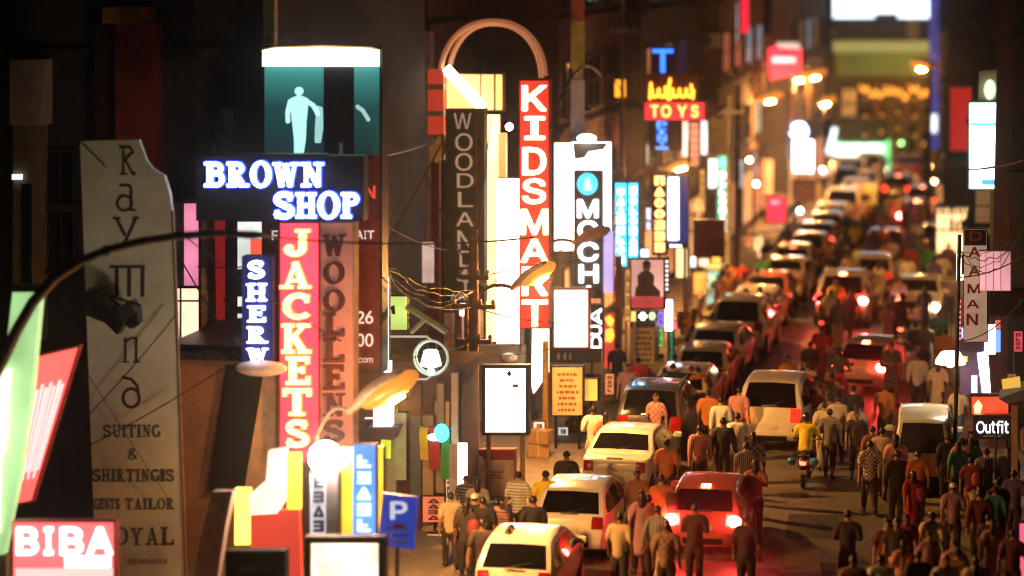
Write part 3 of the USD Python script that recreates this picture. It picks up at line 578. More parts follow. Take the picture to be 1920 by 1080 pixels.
q = trimesh.creation.icosphere(3, 1.); v = q.vertices; v *= (1 + .55 * (meshkit.noise(v * 2.2 + 5, 3) - .5))[:, None]; q.vertices = v * [.23, .12, .36]; q.apply_transform(trimesh.transformations.rotation_matrix(.4, [0, 1, 0])); q.apply_translation([0, 0, .36]); T.add('cloth', q, mat((.45, .40, .35), .8))
# dark green vertical sign
Y = 67.
T = sign('vertical_sign', 'tall dark green vertical sign with thin pale capitals and a small tree mark', 'sign', (836, 204, 908, 568), Y, mat((.025, .035, .022), .5), BLACK, .4, border=1.5)
wd = [(851, 212, 884, 242), (854, 250, 886, 283), (854, 287, 886, 320), (857, 325, 888, 352), (859, 360, 887, 388), (856, 398, 888, 424), (858, 432, 888, 468), (862, 470, 890, 500)]
letters(T, wd, 'WOODLAND', Y - .02, emi((.55, .50, .42), .28, (.6, .55, .48)), font='reg', depth=.03)
tr = unary_union([LineString([(0, 0), (0, 1.1)]).buffer(.12)] + [Point(x, y).buffer(.26) for x, y in ((-.6, 1.1), (.6, 1.1), (0, 1.75), (-.35, 1.5), (.4, 1.5), (0, 1.2))] + [LineString([(0, .6), (x, y)]).buffer(.06) for x, y in ((-.6, 1.1), (.6, 1.1))])
T.add('tree_mark', fit(ext(tr, 1.), 857, 505, 889, 545, Y - .02, .02, T.loc), emi((.55, .52, .42), .28, (.6, .55, .48)))
sc_ = unary_union([LineString(_arc(i * 1.05, .4, .42, .35, 20 + 40 * (i % 2), 330 - 30 * (i % 3), 14)).buffer(.09) for i in range(7)] + [LineString([(i * 1.05 - .3, .9), (i * 1.05 + .3, .95)]).buffer(.07) for i in (0, 2, 3, 5)])
T.add('script_line', fit(ext(sc_, 1.), 846, 551, 898, 563, Y - .02, .02, T.loc), emi((.6, .55, .48), .3, (.6, .55, .48)))
extra(T, 'edge_tube', rect(892, 230, 895, 560), Y, mat((.12, .05, .03), .5), .05, -.06)
T = Thing('light_strip', 'tall amber glowing light strip beside the dark green vertical sign', 'light', at(922, 640, 68.))
extra(T, 'lit_strip', rect(912, 216, 934, 640), 68., unevenlit((1., .52, .15), 5., .6), .2, 0); extra(T, 'bracket', rect(906, 216, 912, 640), 68., RUST, .24, 0)
extra(T, 'lit_strip', rect(934, 250, 948, 336), 68., unevenlit((1., .45, .14), 1.3, .6), .2, 0)
T = sign('white_lightbox', 'tall blown out white lightbox left of the red lit vertical sign', 'sign', (931, 334, 980, 645), 66.6, unevenlit((1., .85, .68), 6., 1.), border=1)
T = Thing('grey_canopy', 'grey hoarding strip beneath the tall white lightbox', 'board', at(940, 684, 66.7)); extra(T, 'board', rect(892, 648, 982, 684), 66.7, mat((.25, .23, .21), .7), .3, 0); T.add('flood_head', ico(at(955, 670, 66.4) - T.loc, (.22, .16, .12), 2), mat((.7, .7, .65), .4), smooth=True)
# red vertical sign with thick glowing letters
Y = 66.
T = sign('vertical_sign', 'tall red lit vertical sign with fat glowing cream letters and a tapering tail', 'sign', (974, 150, 1030, 616), Y, unevenlit((1., .02, .012), 1.8, .6), mat((.35, .01, .01), .5), .3, border=2)
kl_ = [(979, 212, 1026, 262), (984, 218, 1022, 262), (980, 276, 1024, 328), (980, 334, 1024, 382), (977, 392, 1028, 440), (977, 448, 1028, 492), (979, 500, 1027, 554), (979, 562, 1027, 612)]
KC = emi((1., .56, .28), 8.)
letters(T, [(979, 160, 1025, 208)], 'K', Y - .02, KC, font='bold', depth=.06)
letters(T, kl_[1:], 'IDSMART', Y - .02, KC, font='bold', depth=.06)
for b in kl_[1:]: pass
extra(T, 'tail', [(998, 616), (1026, 616), (1026, 700), (1000, 738), (996, 720)], Y, unevenlit((1., .68, .42), 4., .8), .25, 0)
extra(T, 'side_tube', rect(974, 616, 978, 660), Y, RUST, .1, 0)
# mochi sign group
Y = 71.
T = sign('white_lightbox', 'glowing white panel with amber top between the red sign and the grey letter sign', 'sign', (1040, 268, 1078, 470), Y + 1.2, unevenlit((1., .75, .5), 4.5, 1.), border=0)
T = sign('white_lightbox', 'large glowing white panel behind the grey vertical letter sign', 'sign', (1072, 266, 1146, 430), Y + .8, unevenlit((.88, .88, 1.), 4.5, 1.), border=0)
extra(T, 'smoky_patch', [(1074, 268), (1140, 268), (1132, 280), (1104, 284), (1096, 296), (1078, 298)], Y + .8, mat((.18, .16, .15), .8), .012, -.026)
T = sign('violet_lightbox', 'pale violet lit panel right of the grey vertical letter sign', 'sign', (1126, 432, 1150, 548), Y + .6, unevenlit((.55, .42, .85), 1.1, .8), border=0)
T = Thing('lamp_cap', 'bright lamp cap on top of the large white panel', 'lamp', at(1100, 268, Y + .7)); T.add('cap', ico((0, 0, .12), (.27, .2, .13), 2), emi((.95, 1., .95), 6.), smooth=True); T.add('neck', lathe([(0, 0), (.1, 0), (.1, .06), (0, .06)]), DARK)
T = sign('vertical_sign', 'grey vertical sign with a turquoise round mark and white capitals', 'sign', (1076, 320, 1128, 560), Y, mat((.06, .058, .055), .5), BLACK, .3, border=1.5)
ring = Point(0, 0).buffer(1, 24); T.add('round_mark', fit(ext(ring, 1.), 1082, 324, 1121, 366, Y - .02, .02, T.loc), emi((.05, .62, .85), 1.5))
T.add('mark_figure', fit(ext(unary_union([Point(0, .3).buffer(.35), Polygon([(-.6, -.6), (.6, -.6), (.2, .1), (-.2, .1)]), sbox(-.5, -.15, .5, .02)]), 1.), 1093, 333, 1111, 357, Y - .04, .012, T.loc), emi((.5, .9, 1.), 1.4))
MW = emi((1., .95, .94), 5.)
letters(T, [(1083, 374, 1122, 408), (1084, 414, 1122, 448), (1084, 454, 1122, 490), (1086, 496, 1122, 530), (1100, 536, 1108, 558)], 'MOCHI', Y - .02, MW, font='bold', depth=.05)
# glowing board with rotated letters
Y = 69.
T = sign('white_lightbox', 'square cream white lightbox on a black base above the paper notice board', 'sign', (1036, 540, 1106, 654), Y, unevenlit((1., .76, .52), 4., 1.4), mat((.3, .03, .02), .5), border=4)
T = sign('black_board', 'black board with outlined white letters turned sideways beside the cream lightbox', 'sign', (1030, 570, 1131, 680), Y + .4, BLACK, border=0)
for b, ch in (((1108, 578, 1128, 608), 'A'), ((1108, 610, 1128, 628), 'U'), ((1108, 629, 1128, 652), 'D')):
    T.add('letter', fit(sans(ch, True), *b, Y + .38, .03, T.loc, 90), MW); e = sans(ch, False)
    T.add('letter_core', fit(e, b[0] + 3.5, b[1] + 3, b[2] - 3.5, b[3] - 3, Y + .38, .045, T.loc, 90), BLACK)
for x in (1046, 1058, 1068): extra(T, 'label_mark', rect(x, 662, x + 3, 674), Y + .4, mat((.6, .5, .45), .6), .01)
# lightbox on posts at the kerb and the paper board below
Y = 58.
T = sign('white_lightbox', 'upright white lightbox in a black frame on posts beside the wooden pole', 'sign', (904, 684, 992, 816), Y, unevenlit((1., .91, .86), 4., 1.4), BLACK, border=6)
extra(T, 'print_mark', [(950, 700), (956, 694), (960, 702), (955, 706)], Y, mat((.1, .1, .15), .5), .006, -.028); extra(T, 'print_mark', rect(962, 720, 972, 726), Y, mat((.2, .3, .5), .5), .006, -.028)
for px in (916, 980): gpost(T, px, 814, Y, .055, mat((.4, .26, .1), .6))
T = sign('notice_board', 'pale tan notice board with a red top band under the framed white lightbox', 'sign', (898, 842, 966, 948), Y + .2, mat((.66, .55, .42), .6), mat((.3, .1, .06), .6), border=2)
extra(T, 'red_band', rect(900, 844, 964, 862), Y + .2, mat((.35, .03, .03), .6), .008, -.03); textlines(T, 910, 882, 948, 898, 3, Y + .2, mat((.25, .17, .12), .7), 3)
for px in (908, 958): gpost(T, px, 946, Y + .2, .04, RUST)
# paper notice boards
Y = 64.
T = sign('notice_board', 'cream paper notice board with rows of small print below the black board', 'sign', (1034, 686, 1094, 780), Y, mat((.78, .56, .34), .6), BLACK, border=2)
textlines(T, 1042, 696, 1088, 774, 7, Y, mat((.25, .1, .05), .7), 11)
for px in (1042, 1086): gpost(T, px, 778, Y, .035, BLACK)
T = sign('yellow_poster', 'small yellow lit poster right of the paper notice board', 'sign', (1094, 710, 1121, 752), Y + .6, unevenlit((1., .55, .1), .9), border=1); gpost(T, 1108, 750, Y + .6, .03, BLACK)
Y = 73.
T = sign('notice_board', 'cream paper notice board with a dark header, standing on a navy plinth on the pavement', 'sign', (1181, 604, 1229, 691), Y, mat((.75, .62, .48), .6), BLACK, border=1.5)
extra(T, 'header', rect(1182, 604, 1228, 614), Y, mat((.08, .06, .14), .5), .008, -.03); textlines(T, 1186, 618, 1226, 690, 7, Y, mat((.25, .13, .08), .7), 12)
extra(T, 'plinth', rect(1180, 692, 1230, 745), Y, mat((.02, .025, .07), .5), .3, 0)
# framed poster of a man
Y = 72.4
T = sign('framed_poster', 'framed pink backlit poster of a person in dark glasses with red caption', 'sign', (1181, 484, 1247, 580), Y, unevenlit((1., .50, .42), .75, 1.), BLACK, border=3)
fig = unary_union([Polygon([(-2.2, 0), (-2.0, 1.2), (-.9, 1.9), (1.2, 1.6), (2.4, .6), (2.4, 0)]).buffer(.15), Polygon([(-1.6, 1.7), (1.1, 1.6), (1.3, 3.0), (.6, 3.6), (-.8, 3.7), (-1.7, 3.1)]).buffer(.15)])
T.add('printed_shirt', fit(ext(fig, 1.), 1190, 508, 1238, 556, Y - .022, .006, T.loc), mat((.10, .06, .05), .6)); T.add('printed_head', fit(ext(Point(0, 0).buffer(1, 16), 1.), 1205, 490, 1220, 510, Y - .022, .006, T.loc), mat((.35, .16, .1), .6))
T.add('printed_hair', fit(ext(Polygon(_arc(0, 0, 1, 1, 0, 180, 16)), 1.), 1204, 488, 1221, 497, Y - .028, .006, T.loc), BLACK); T.add('printed_glasses', fit(ext(sbox(0, 0, 1, 1), 1.), 1206, 498, 1219, 502, Y - .03, .006, T.loc), BLACK)
extra(T, 'caption', rect(1184, 556, 1244, 577), Y, emi((.75, .06, .08), .5, (.6, .04, .06)), .006, -.03); textlines(T, 1192, 562, 1238, 572, 1, Y - .01, mat((.8, .6, .6), .6), 2)
for i in range(7): extra(T, 'film_hole', rect(1248, 488 + i * 8.6, 1253, 493 + i * 8.6), Y, emi((1., .95, .9), 1.4), .01, -.01)
extra(T, 'film_strip', rect(1247, 482, 1255, 550), Y, BLACK, .05, 0)
gpost(T, 1190, 578, Y + .1, .05, mat((.5, .4, .33), .6)); extra(T, 'lit_bars', rect(1184, 584, 1192, 602), Y, emi((1., .8, .2), 1.2), .02); 
T = sign('white_mark_sign', 'small black sign with white star and flower marks under the framed poster', 'sign', (1193, 583, 1232, 602), Y + .2, BLACK, border=0)
T.add('white_mark', fit(ext(unary_union([sbox(0, .3, 1, .7), sbox(.25, 0, .75, 1)]), 1.), 1198, 586, 1213, 600, Y + .18, .015, T.loc), MW); T.add('flower_mark', fit(ext(unary_union([Point(math.cos(k) * .6, math.sin(k) * .6).buffer(.38) for k in np.arange(0, 6.2, 1.05)]), 1.), 1216, 585, 1230, 600, Y + .18, .015, T.loc), emi((.75, 1., .6), 1.2))
# turquoise pair
Y = 75.
TQ = unevenlit((.03, .50, .85), 3., .9); TQL = emi((.65, .93, 1.), 6.)
T = sign('vertical_sign', 'turquoise lit vertical sign with white letters, left of a pair', 'sign', (1153, 342, 1176, 500), Y, TQ, BLACK, border=1); marks(T, col(1157, 350, 1171, 496, 8), Y - .02, TQL, .03, 107)
T = sign('vertical_sign', 'turquoise lit vertical sign with white letters, right of a pair', 'sign', (1178, 342, 1197, 484), Y, TQ, BLACK, border=1); marks(T, col(1181, 348, 1194, 480, 7), Y - .02, TQL, .03, 88)
T = sign('red_orange_sign', 'red sign with a yellow lit figure behind the sideways letters', 'sign', (1132, 586, 1160, 690), Y, unevenlit((1., .08, .05), .7), border=0)
extra(T, 'yellow_figure', [(1134, 596), (1144, 590), (1152, 600), (1148, 612), (1140, 610)], Y, emi((1., .5, .05), 2.)); extra(T, 'yellow_figure', [(1136, 618), (1148, 614), (1153, 630), (1146, 642), (1135, 640)], Y, emi((1., .5, .05), 2.))
# orange letters on navy and white blue panel
Y = 80.
T = sign('vertical_sign', 'navy vertical sign with glowing orange letters under the street lamp', 'sign', (1222, 322, 1250, 478), Y, mat((.05, .02, .08), .5), BLACK, border=0); marks(T, col(1228, 328, 1246, 474, 7), Y, emi((1., .36, .09), 6.), .04, 91)
T = sign('blue_white_sign', 'white glowing panel in a deep blue surround right of the orange letters', 'sign', (1248, 330, 1290, 462), Y + .3, emi((.03, .04, .30), .5), BLACK, border=0)
extra(T, 'white_panel', rect(1253, 332, 1273, 450), Y + .3, unevenlit((.78, .88, 1.), 4.5, .8)); T = sign('small_sign', 'small black sign strip with white writing under the blue and white panel', 'sign', (1250, 456, 1288, 466), Y - .1, BLACK, border=0); textlines(T, 1254, 457, 1285, 465, 1, Y - .1, MW, 9)
for (x0, y0, x1, y1), c, s, lab in (((1212, 330, 1220, 470), (.9, .8, 1.), 1.5, 'thin white lit tube left of the navy vertical sign'),):
    T = sign('tube_light', lab, 'light', (x0, y0 + 60, x1, y1 - 40), Y + .5, emi(c, s), border=0)
# toy shop signs
Y = 86.
T = sign('sky_blue_sign', 'blue neon letter T sign high above the orange script sign', 'sign', (1222, 86, 1264, 138), Y + .4, mat((.02, .02, .06), .5), BLACK, border=0); letters(T, [(1224, 92, 1262, 136)], 'T', Y + .4, emi((.02, .12, 1.), 4.), font='bold', depth=.05)
T = sign('script_sign', 'orange neon script sign on a brown board above the red toy sign', 'sign', (1212, 138, 1308, 190), Y, mat((.32, .13, .09), .7), BLACK, border=0)
T.add('neon_script', fit(ext(unary_union([LineString([(x + .22 * math.cos(x * 8.3), .42 + .30 * math.sin(x * 8.3) * (1.3 if 1.5 < x < 2.2 else .8)) for x in np.linspace(0, 4.6, 160)]).buffer(.10), LineString([(0, .1), (.1, 1.)]).buffer(.13), LineString([(1.9, .2), (2.2, 1.3)]).buffer(.12), LineString([(4.5, .9), (4.7, .1)]).buffer(.12)]), 1.), 1217, 146, 1303, 188, Y, .06, T.loc), emi((1., .30, .02), 6.))
extra(T, 'orange_block', rect(1153, 150, 1172, 182), Y, emi((1., .33, .02), 2.2), .1, 0)
T = sign('toy_sign', 'red lit sign with glowing spaced letters TOYS', 'sign', (1208, 191, 1322, 226), Y - .3, emi((1., .03, .04), 1.5), mat((.3, .02, .02), .5), border=1.5)
letters(T, [(1220, 197, 1235, 220), (1240, 197, 1258, 220), (1270, 197, 1288, 220), (1296, 197, 1310, 220)], 'TOYS', Y - .32, emi((1., .42, .08), 4.), font='bold', depth=.04)
extra(T, 'pale_awning', [(1322, 191), (1366, 200), (1330, 226), (1322, 226)], Y - .3, mat((.5, .42, .36), .7), .3, 0)
T = sign('blue_sign', 'deep blue vertical sign with bright blue letters below the red toy sign', 'sign', (1216, 228, 1278, 282), Y, mat((.02, .02, .07), .5), BLACK, border=0); letters(T, [(1232, 228, 1251, 240), (1232, 242, 1250, 252), (1233, 254, 1250, 264), (1234, 265, 1250, 273)], 'PINT', Y, emi((.04, .2, 1.), 4.), font='bold', depth=.04); extra(T, 'underline', rect(1230, 275, 1253, 280), Y, emi((.1, .4, 1.), 1.8))
# lit columns beyond
Y = 96.
for i, (r, c, s, lab) in enumerate((((1279, 228, 1290, 312), (1., .75, .6), 1.8, 'peach lit shop column, left of three, beyond the toy sign'), ((1294, 230, 1310, 310), (1., .35, .22), .9, 'red barred lit shop column, middle of three, beyond the toy sign'), ((1315, 226, 1326, 290), (.9, .85, .8), 1.8, 'pale lit shop column, right of three, beyond the toy sign'))):
    T = sign('lit_column', lab, 'sign', r, Y, unevenlit(c, s, 1.), border=0)
    if i == 1:
        for k in range(5): extra(T, 'bar', rect(1293, 240 + 14 * k, 1311, 242 + 14 * k), Y, DARK)
    if i == 0: pass
T = sign('blank_board', 'large dim pale panel behind the turquoise green sign', 'sign', (1326, 222, 1370, 300), Y + 1, mat((.5, .47, .33), .7), border=0)
T = sign('white_sign', 'small white lit sign left of the green edged vertical sign', 'sign', (1329, 298, 1345, 352), Y - 1, unevenlit((1., .85, .9), 2.5), border=0)
T = sign('green_sign', 'green edged vertical sign with a round mark at the top and white letters', 'sign', (1344, 290, 1372, 440), Y - 2, unevenlit((.04, .55, .34), .9, .8), mat((.02, .2, .12), .5), border=1)
T.add('round_mark', fit(ext(Point(0, 0).buffer(1, 16), 1.), 1347, 294, 1368, 316, Y - 2.02, .02, T.loc), emi((.12, .8, .62), 1.6)); marks(T, col(1349, 320, 1361, 436, 7), Y - 2.02, emi((.9, .95, 1.), 2.4), .03, 88)
T = sign('maroon_board', 'plain dark maroon hoarding board behind the pavement kiosk', 'sign', (1302, 412, 1358, 482), 86., mat((.22, .015, .02), .6), border=1.5); 
T = sign('yellow_lightbox', 'yellow lit shop panel on the pavement left of the maroon board', 'sign', (1268, 466, 1293, 520), 85., unevenlit((1., .72, .3), 1.8), border=0); gpost(T, 1285, 518, 85., .04)
T = sign('tube_light', 'upright white tube light beside the framed poster', 'light', (1247, 562, 1261, 620), 74., emi((.92, .92, 1.), 5.), border=0); gpost(T, 1254, 618, 74., .04)
# far signs
Y = 112.
T = sign('grey_lightbox', 'pale grey lit box high up at the top of the view', 'sign', (1354, -20, 1386, 82), Y, unevenlit((.55, .62, .64), .9, .8), BLACK, border=3)
T = sign('red_tube', 'red lit upright sign beside the pale grey box at the top', 'sign', (1389, -20, 1404, 62), Y, emi((1., .02, .05), 1.), border=0)
T = sign('amber_strip', 'narrow amber lit strip under the pale grey box', 'sign', (1335, 104, 1348, 182), Y + 1, unevenlit((1., .6, .15), .8), border=0)
Y = 121.
T = Thing('dome_sign', 'red lit domed sign with a white cap and pale lettering', 'sign', at(1470, 150, Y))
extra(T, 'body', [(1440, 92), (1460, 84), (1482, 84), (1502, 92), (1500, 140), (1470, 144), (1444, 150)], Y, unevenlit((1., .03, .06), 2.2, .6), .4, 0); extra(T, 'white_cap', [(1455, 80), (1496, 80), (1500, 92), (1462, 90)], Y, emi((.8, .78, .75), .7), .3, -.05); textlines(T, 1446, 104, 1496, 120, 1, Y, emi((1., .7, .7), 2.), 3, .7)
T.add('bracket', tube([at(1470, 110, Y + .4) - T.loc, at(1440, 110, Y + 3) - T.loc], .06, 6), DARK)
Y = 124.
T = sign('white_lightbox', 'warm white far lightbox, left of two hanging side by side', 'sign', (1443, 254, 1480, 318), Y, unevenlit((1., .82, .62), 5., .4), border=1); T2 = sign('dark_sign', 'dark sign with a pale letter D under the left far lightbox', 'sign', (1440, 320, 1478, 362), Y + .2, mat((.05, .02, .02), .5), border=0); letters(T2, [(1448, 326, 1466, 350)], 'D', Y + .2, mat((.6, .5, .4), .5), font='bold', depth=.03, rot=180)
T = sign('white_lightbox', 'bluish white far lightbox, right of two, below the blue glowing lamp', 'sign', (1486, 262, 1526, 324), Y, unevenlit((1., .96, 1.), 6., .4), border=1)
T = Thing('blue_lamp', 'blue white glowing lamp above the right far lightbox', 'lamp', at(1498, 262, Y)); T.add('globe', ico(at(1498, 246, Y) - T.loc, .42, 3), emi((.35, .55, 1.), 9.), smooth=True); T.add('collar', tube([(0, 0, 0), (0, 0, .2)], .1, 10), DARK)
T = sign('red_sign', 'bright red lit square sign over the pavement below the dark letter sign', 'sign', (1434, 364, 1478, 420), 112., unevenlit((1., .03, .06), 2.4, .8), mat((.7, .6, .5), .6), border=5); textlines(T, 1446, 374, 1468, 384, 1, 112., emi((1., .6, .6), 1.6), 8)
T = sign('brown_board', 'brown shop board under the two far lightboxes', 'sign', (1480, 336, 1530, 376), Y + 1, mat((.12, .05, .04), .7), border=0)
T = sign('yellow_box', 'small dim yellow box beside the far parked cars', 'sign', (1512, 344, 1538, 376), 126., unevenlit((1., .55, .1), .5), border=0)
T = Thing('tube_light', 'slanting white tube light at the left of the far white shop', 'light', at(1552, 290, 147)); T.add('tube', tube([at(1552, 290, 147) - T.loc, at(1566, 240, 147) - T.loc], .14, 8), emi((.85, .95, 1.), 2.5)); T.add('cap', ico((0, 0, 0), .16, 1), DARK)
# right-hand signs
Y = 74.
T = sign('vertical_sign', 'tall white and turquoise lit sign on a steel post at the right', 'sign', (1815, 190, 1873, 356), Y, unevenlit((.66, 1., .90), 4., .4), mat((.2, .4, .4), .5), border=3)
extra(T, 'turquoise_band', rect(1819, 230, 1870, 236), Y, emi((.15, .7, .85), 1.4), .008, -.03); extra(T, 'blue_print', rect(1840, 336, 1868, 347), Y, emi((.1, .45, .85), 1.4), .008, -.03)
extra(T, 'post', rect(1866, 356, 1884, 700), Y, unevenlit((.62, .75, .8), .7, 1.5), .18, 0); extra(T, 'post_edge', rect(1856, 356, 1865, 700), Y, mat((.28, .32, .12), .6), .14, 0)
T = Thing('crest', 'pale crest shaped board above the white and turquoise sign', 'sign', at(1860, 190, Y + .3)); extra(T, 'board', [(1834, 188), (1836, 134), (1882, 130), (1886, 186)], Y + .3, mat((.55, .5, .38), .6), .2, 0)
T.add('lamp', ico(at(1856, 168, Y + .1) - T.loc, (.16, .14, .28), 2), emi((.8, 1., .7), 1.2), smooth=True); extra(T, 'stay', rect(1868, 186, 1874, 200), Y + .35, DARK, .1, 0)
Y = 104.
T = Thing('open_stall', 'amber lit open stall front with a barred grille at the right of the street', 'stall', at(1800, 480, Y))
extra(T, 'lit_back', rect(1757, 384, 1846, 476), Y + .5, unevenlit((1., .62, .28), 2.2, 1.5), .1, 0); extra(T, 'fringe', [(1757, 384)] + [q for i in range(11) for q in ((1757 + 8 * i, 398 + 3 * (i % 2)), (1761 + 8 * i, 388))] + [(1846, 396), (1846, 380), (1757, 380)], Y, BLACK, .05, 0)
for i in range(5): extra(T, 'grille_bar', rect(1766 + 18 * i, 384, 1768 + 18 * i, 440), Y, BLACK, .05, .1)
for i in range(2): extra(T, 'grille_rail', rect(1757, 398 + 32 * i, 1846, 401 + 32 * i), Y, BLACK, .05, .16)
for i in range(6): extra(T, 'hung_goods', [(1780 + 10 * i, 412 + 5 * (i % 2)), (1788 + 10 * i, 412), (1787 + 10 * i, 436 + 6 * (i % 3)), (1781 + 10 * i, 434)], Y + .3, mat(((.3, .1, .05), (.5, .3, .1), (.06, .04, .04))[i % 3], .8), .1, 0)
extra(T, 'counter', rect(1757, 476, 1846, 505), Y, mat((.12, .05, .03), .7), .6, 0)
Y = 62.
T = sign('vertical_sign', 'beige vertical board with dark red capitals at the right', 'sign', (1806, 428, 1852, 642), Y, unevenlit((.62, .42, .30), .42), DARK, border=1.5)  # board emission stands in for light from the right-hand shops
extra(T, 'black_top', rect(1808, 430, 1850, 460), Y, BLACK, .008, -.028)
letters(T, [(1817, 434, 1842, 452), (1816, 463, 1838, 482), (1816, 498, 1838, 518), (1814, 532, 1838, 550), (1812, 562, 1836, 578), (1812, 588, 1834, 610)], 'DAAMAN', Y - .03, mat((.30, .02, .02), .5), font='bold', depth=.02)
T = sign('pink_lightbox', 'pink lit flat panel box overlapping the beige vertical board', 'sign', (1836, 470, 1896, 546), Y - .5, unevenlit((1., .48, .52), .75, 1.3), mat((.5, .3, .3), .6), border=1.5)
for i in range(3): extra(T, 'seam', rect(1848 + 14 * i, 472, 1849.2 + 14 * i, 544), Y - .5, mat((.5, .3, .3), .6), .006, -.028)
T = Thing('black_cabinet', 'black metal cabinet under the pink lit panel', 'cabinet', at(1888, 592, Y - .3)); extra(T, 'body', rect(1856, 546, 1922, 592), Y - .3, BLACK, .6, 0); extra(T, 'door', rect(1860, 550, 1918, 588), Y - .3, mat((.02, .015, .015), .4), .02, -.022); extra(T, 'handle', rect(1910, 562, 1913, 574), Y - .3, STEEL, .02, -.045)
T = Thing('neon_cluster', 'blue and white neon shop sign at the right below the beige board', 'sign', at(1840, 740, 64.)); Y = 64.
extra(T, 'violet_back', rect(1800, 604, 1852, 740), Y, mat((.05, .03, .12), .5), .15, 0); extra(T, 'blue_lamp', rect(1803, 614, 1818, 634), Y, emi((.15, .35, 1.), 3.)); extra(T, 'white_tube', rect(1846, 608, 1866, 664), Y, unevenlit((.85, .9, 1.), 5.)); extra(T, 'white_tube', [(1832, 662), (1852, 658), (1858, 740), (1842, 740)], Y, unevenlit((1., .9, .95), 4.5)); extra(T, 'white_tube', rect(1822, 704, 1832, 742), Y, emi((.9, .9, 1.), 3.)); extra(T, 'blue_tube', rect(1866, 618, 1876, 660), Y, emi((.2, .4, 1.), 1.3)); extra(T, 'amber_shelf', rect(1790, 668, 1814, 678), Y, emi((1., .5, .08), 1.5)); extra(T, 'pink_side', rect(1866, 600, 1876, 616), Y, emi((.9, .2, .15), .6))
T = Thing('red_garland', 'strip of small red lights on the dark pole left of the beige board', 'light strip', at(1798, 640, 63.)); 
for i in range(16): T.add('bulb', ico(at(1796 + 3 * (i % 2), 560 + i * 5, 63.) - T.loc, .035, 1), emi((1., .08, .12), 4.), smooth=True)
T.add('strip', tube([at(1797, 556, 63.05) - T.loc, at(1797, 642, 63.05) - T.loc], .03, 6), DARK)
T = sign('tube_light', 'white tube light beside the black pole at the right', 'light', (1793, 474, 1803, 526), 63.4, emi((1., .9, .75), 2.5), border=0)
Y = 57.
T = sign('shop_sign', 'dark grey shop sign with rounded white letters at the right', 'sign', (1824, 778, 1896, 824), Y, mat((.035, .03, .04), .5), STEEL, border=1.5)
letters(T, [(1831, 790, 1846, 812), (1848, 796, 1857, 812), (1859, 790, 1866, 812), (1868, 789, 1876, 812), (1878, 789, 1881, 812), (1883, 790, 1891, 812)], 'Outfit', Y - .02, emi((1., .98, .97), 2.6), font='reg', depth=.025)
textlines(T, 1834, 815, 1888, 820, 1, Y, mat((.6, .6, .6), .6), 2)
T = Thing('red_shop_front', 'red lit shop fascia with a glowing lamp above the dark grey shop sign', 'shop front', at(1860, 778, Y + .5)); extra(T, 'fascia', rect(1822, 744, 1890, 776), Y + .5, unevenlit((1., .08, .03), 1.1, 2.), .2, 0); extra(T, 'lamp', [(1826, 760), (1834, 750), (1842, 760), (1838, 774), (1828, 774)], Y + .5, emi((1., .5, .2), 3.), .1, -.1); extra(T, 'rail', rect(1818, 738, 1896, 744), Y + .4, STEEL, .1, 0)
T = Thing('awning', 'slate blue awning edge with yellow fringe at the right above the shop sign', 'awning', at(1895, 750, Y - .2)); extra(T, 'sheet', [(1872, 748), (1920, 730), (1940, 744), (1890, 758)], Y - .2, mat((.2, .24, .35), .6), 1.2, 0); extra(T, 'fringe', [(1878, 712), (1912, 706), (1914, 726), (1880, 730)], Y - .1, emi((1., .65, .1), .7, (.8, .5, .1)), .05, 0)
T = sign('pink_sign', 'pink lit sign edge at the bottom right corner', 'sign', (1909, 978, 1990, 1130), 51., emi((1., .13, .22), 1.1), border=3)
T = Thing('hanging_lamp_shade', 'round white glowing lamp shade hanging over the street at the right', 'lamp shade', at(1782, 682, 62.5)); T.add('shade', lathe([(0, .32), (.22, .28), (.34, .1), (.36, 0), (.33, 0), (.3, .1), (.2, .24), (0, .28)]), emi((1., .72, .5), 3.), smooth=True); T.add('bulb', ico((0, -.1, .05), .12, 2), emi((1., .72, .45), 300.), smooth=True); T.add('cord', tube([(0, 0, .3), (0, 0, 1.6)], .008, 5), BLACK)  # lamp shade, its bulb set strong to light the crowd at the right
T = sign('shop_door_frame', 'pale tan shop door frame right of the dark grey shop sign', 'door frame', (1896, 760, 1908, 900), Y, mat((.55, .35, .2), .6), border=0)

# ------------------------------------------------------------------ street lamps, poles, wires
def lamp_head(T, c, ang, L=1.15, lit=0., col_=SODIUM, rotz=0, bowl=emi):
    hs = [ico((-L / 2, 0, 0), (.07, .07, .06), 2), ico((-L * .1, 0, .06 * L), (.2 * L, .15 * L, .10 * L), 2), ico((L * .2, 0, .07 * L), (.2 * L, .15 * L, .09 * L), 2)]
    h = trimesh.util.concatenate(hs).convex_hull
    b = ico((L * .10, 0, -.03 * L), (.42 * L, .19 * L, .15 * L), 3)
    R = trimesh.transformations.rotation_matrix(math.radians(rotz), [0, 0, 1]) @ trimesh.transformations.rotation_matrix(-math.radians(ang), [0, 1, 0])
    for m in (h, b): m.apply_transform(R); m.apply_translation(np.array(c) - T.loc)
    T.add('lamp_head', h, mat((.55, .34, .2), .45), smooth=40)
    T.add('lamp_bowl', b, emi((1., .30, .03), .75) if lit else mat((.45, .3, .2), .2), smooth=True)
    if lit:
        q = ico((L * .12, -.10 * L, -.12 * L), (.20, .05, .045), 2); q.apply_transform(R); q.apply_translation(np.array(c) - T.loc); T.add('bulb', q, emi(col_, lit * .14), smooth=True)
        q = lathe([(0, -.01), (.17, -.01), (.17, .01), (0, .01)]); q.apply_translation([L * .1, 0, -.195 * L]); q.apply_transform(R); q.apply_translation(np.array(c) - T.loc); T.add('lens', q, emi(col_, lit))

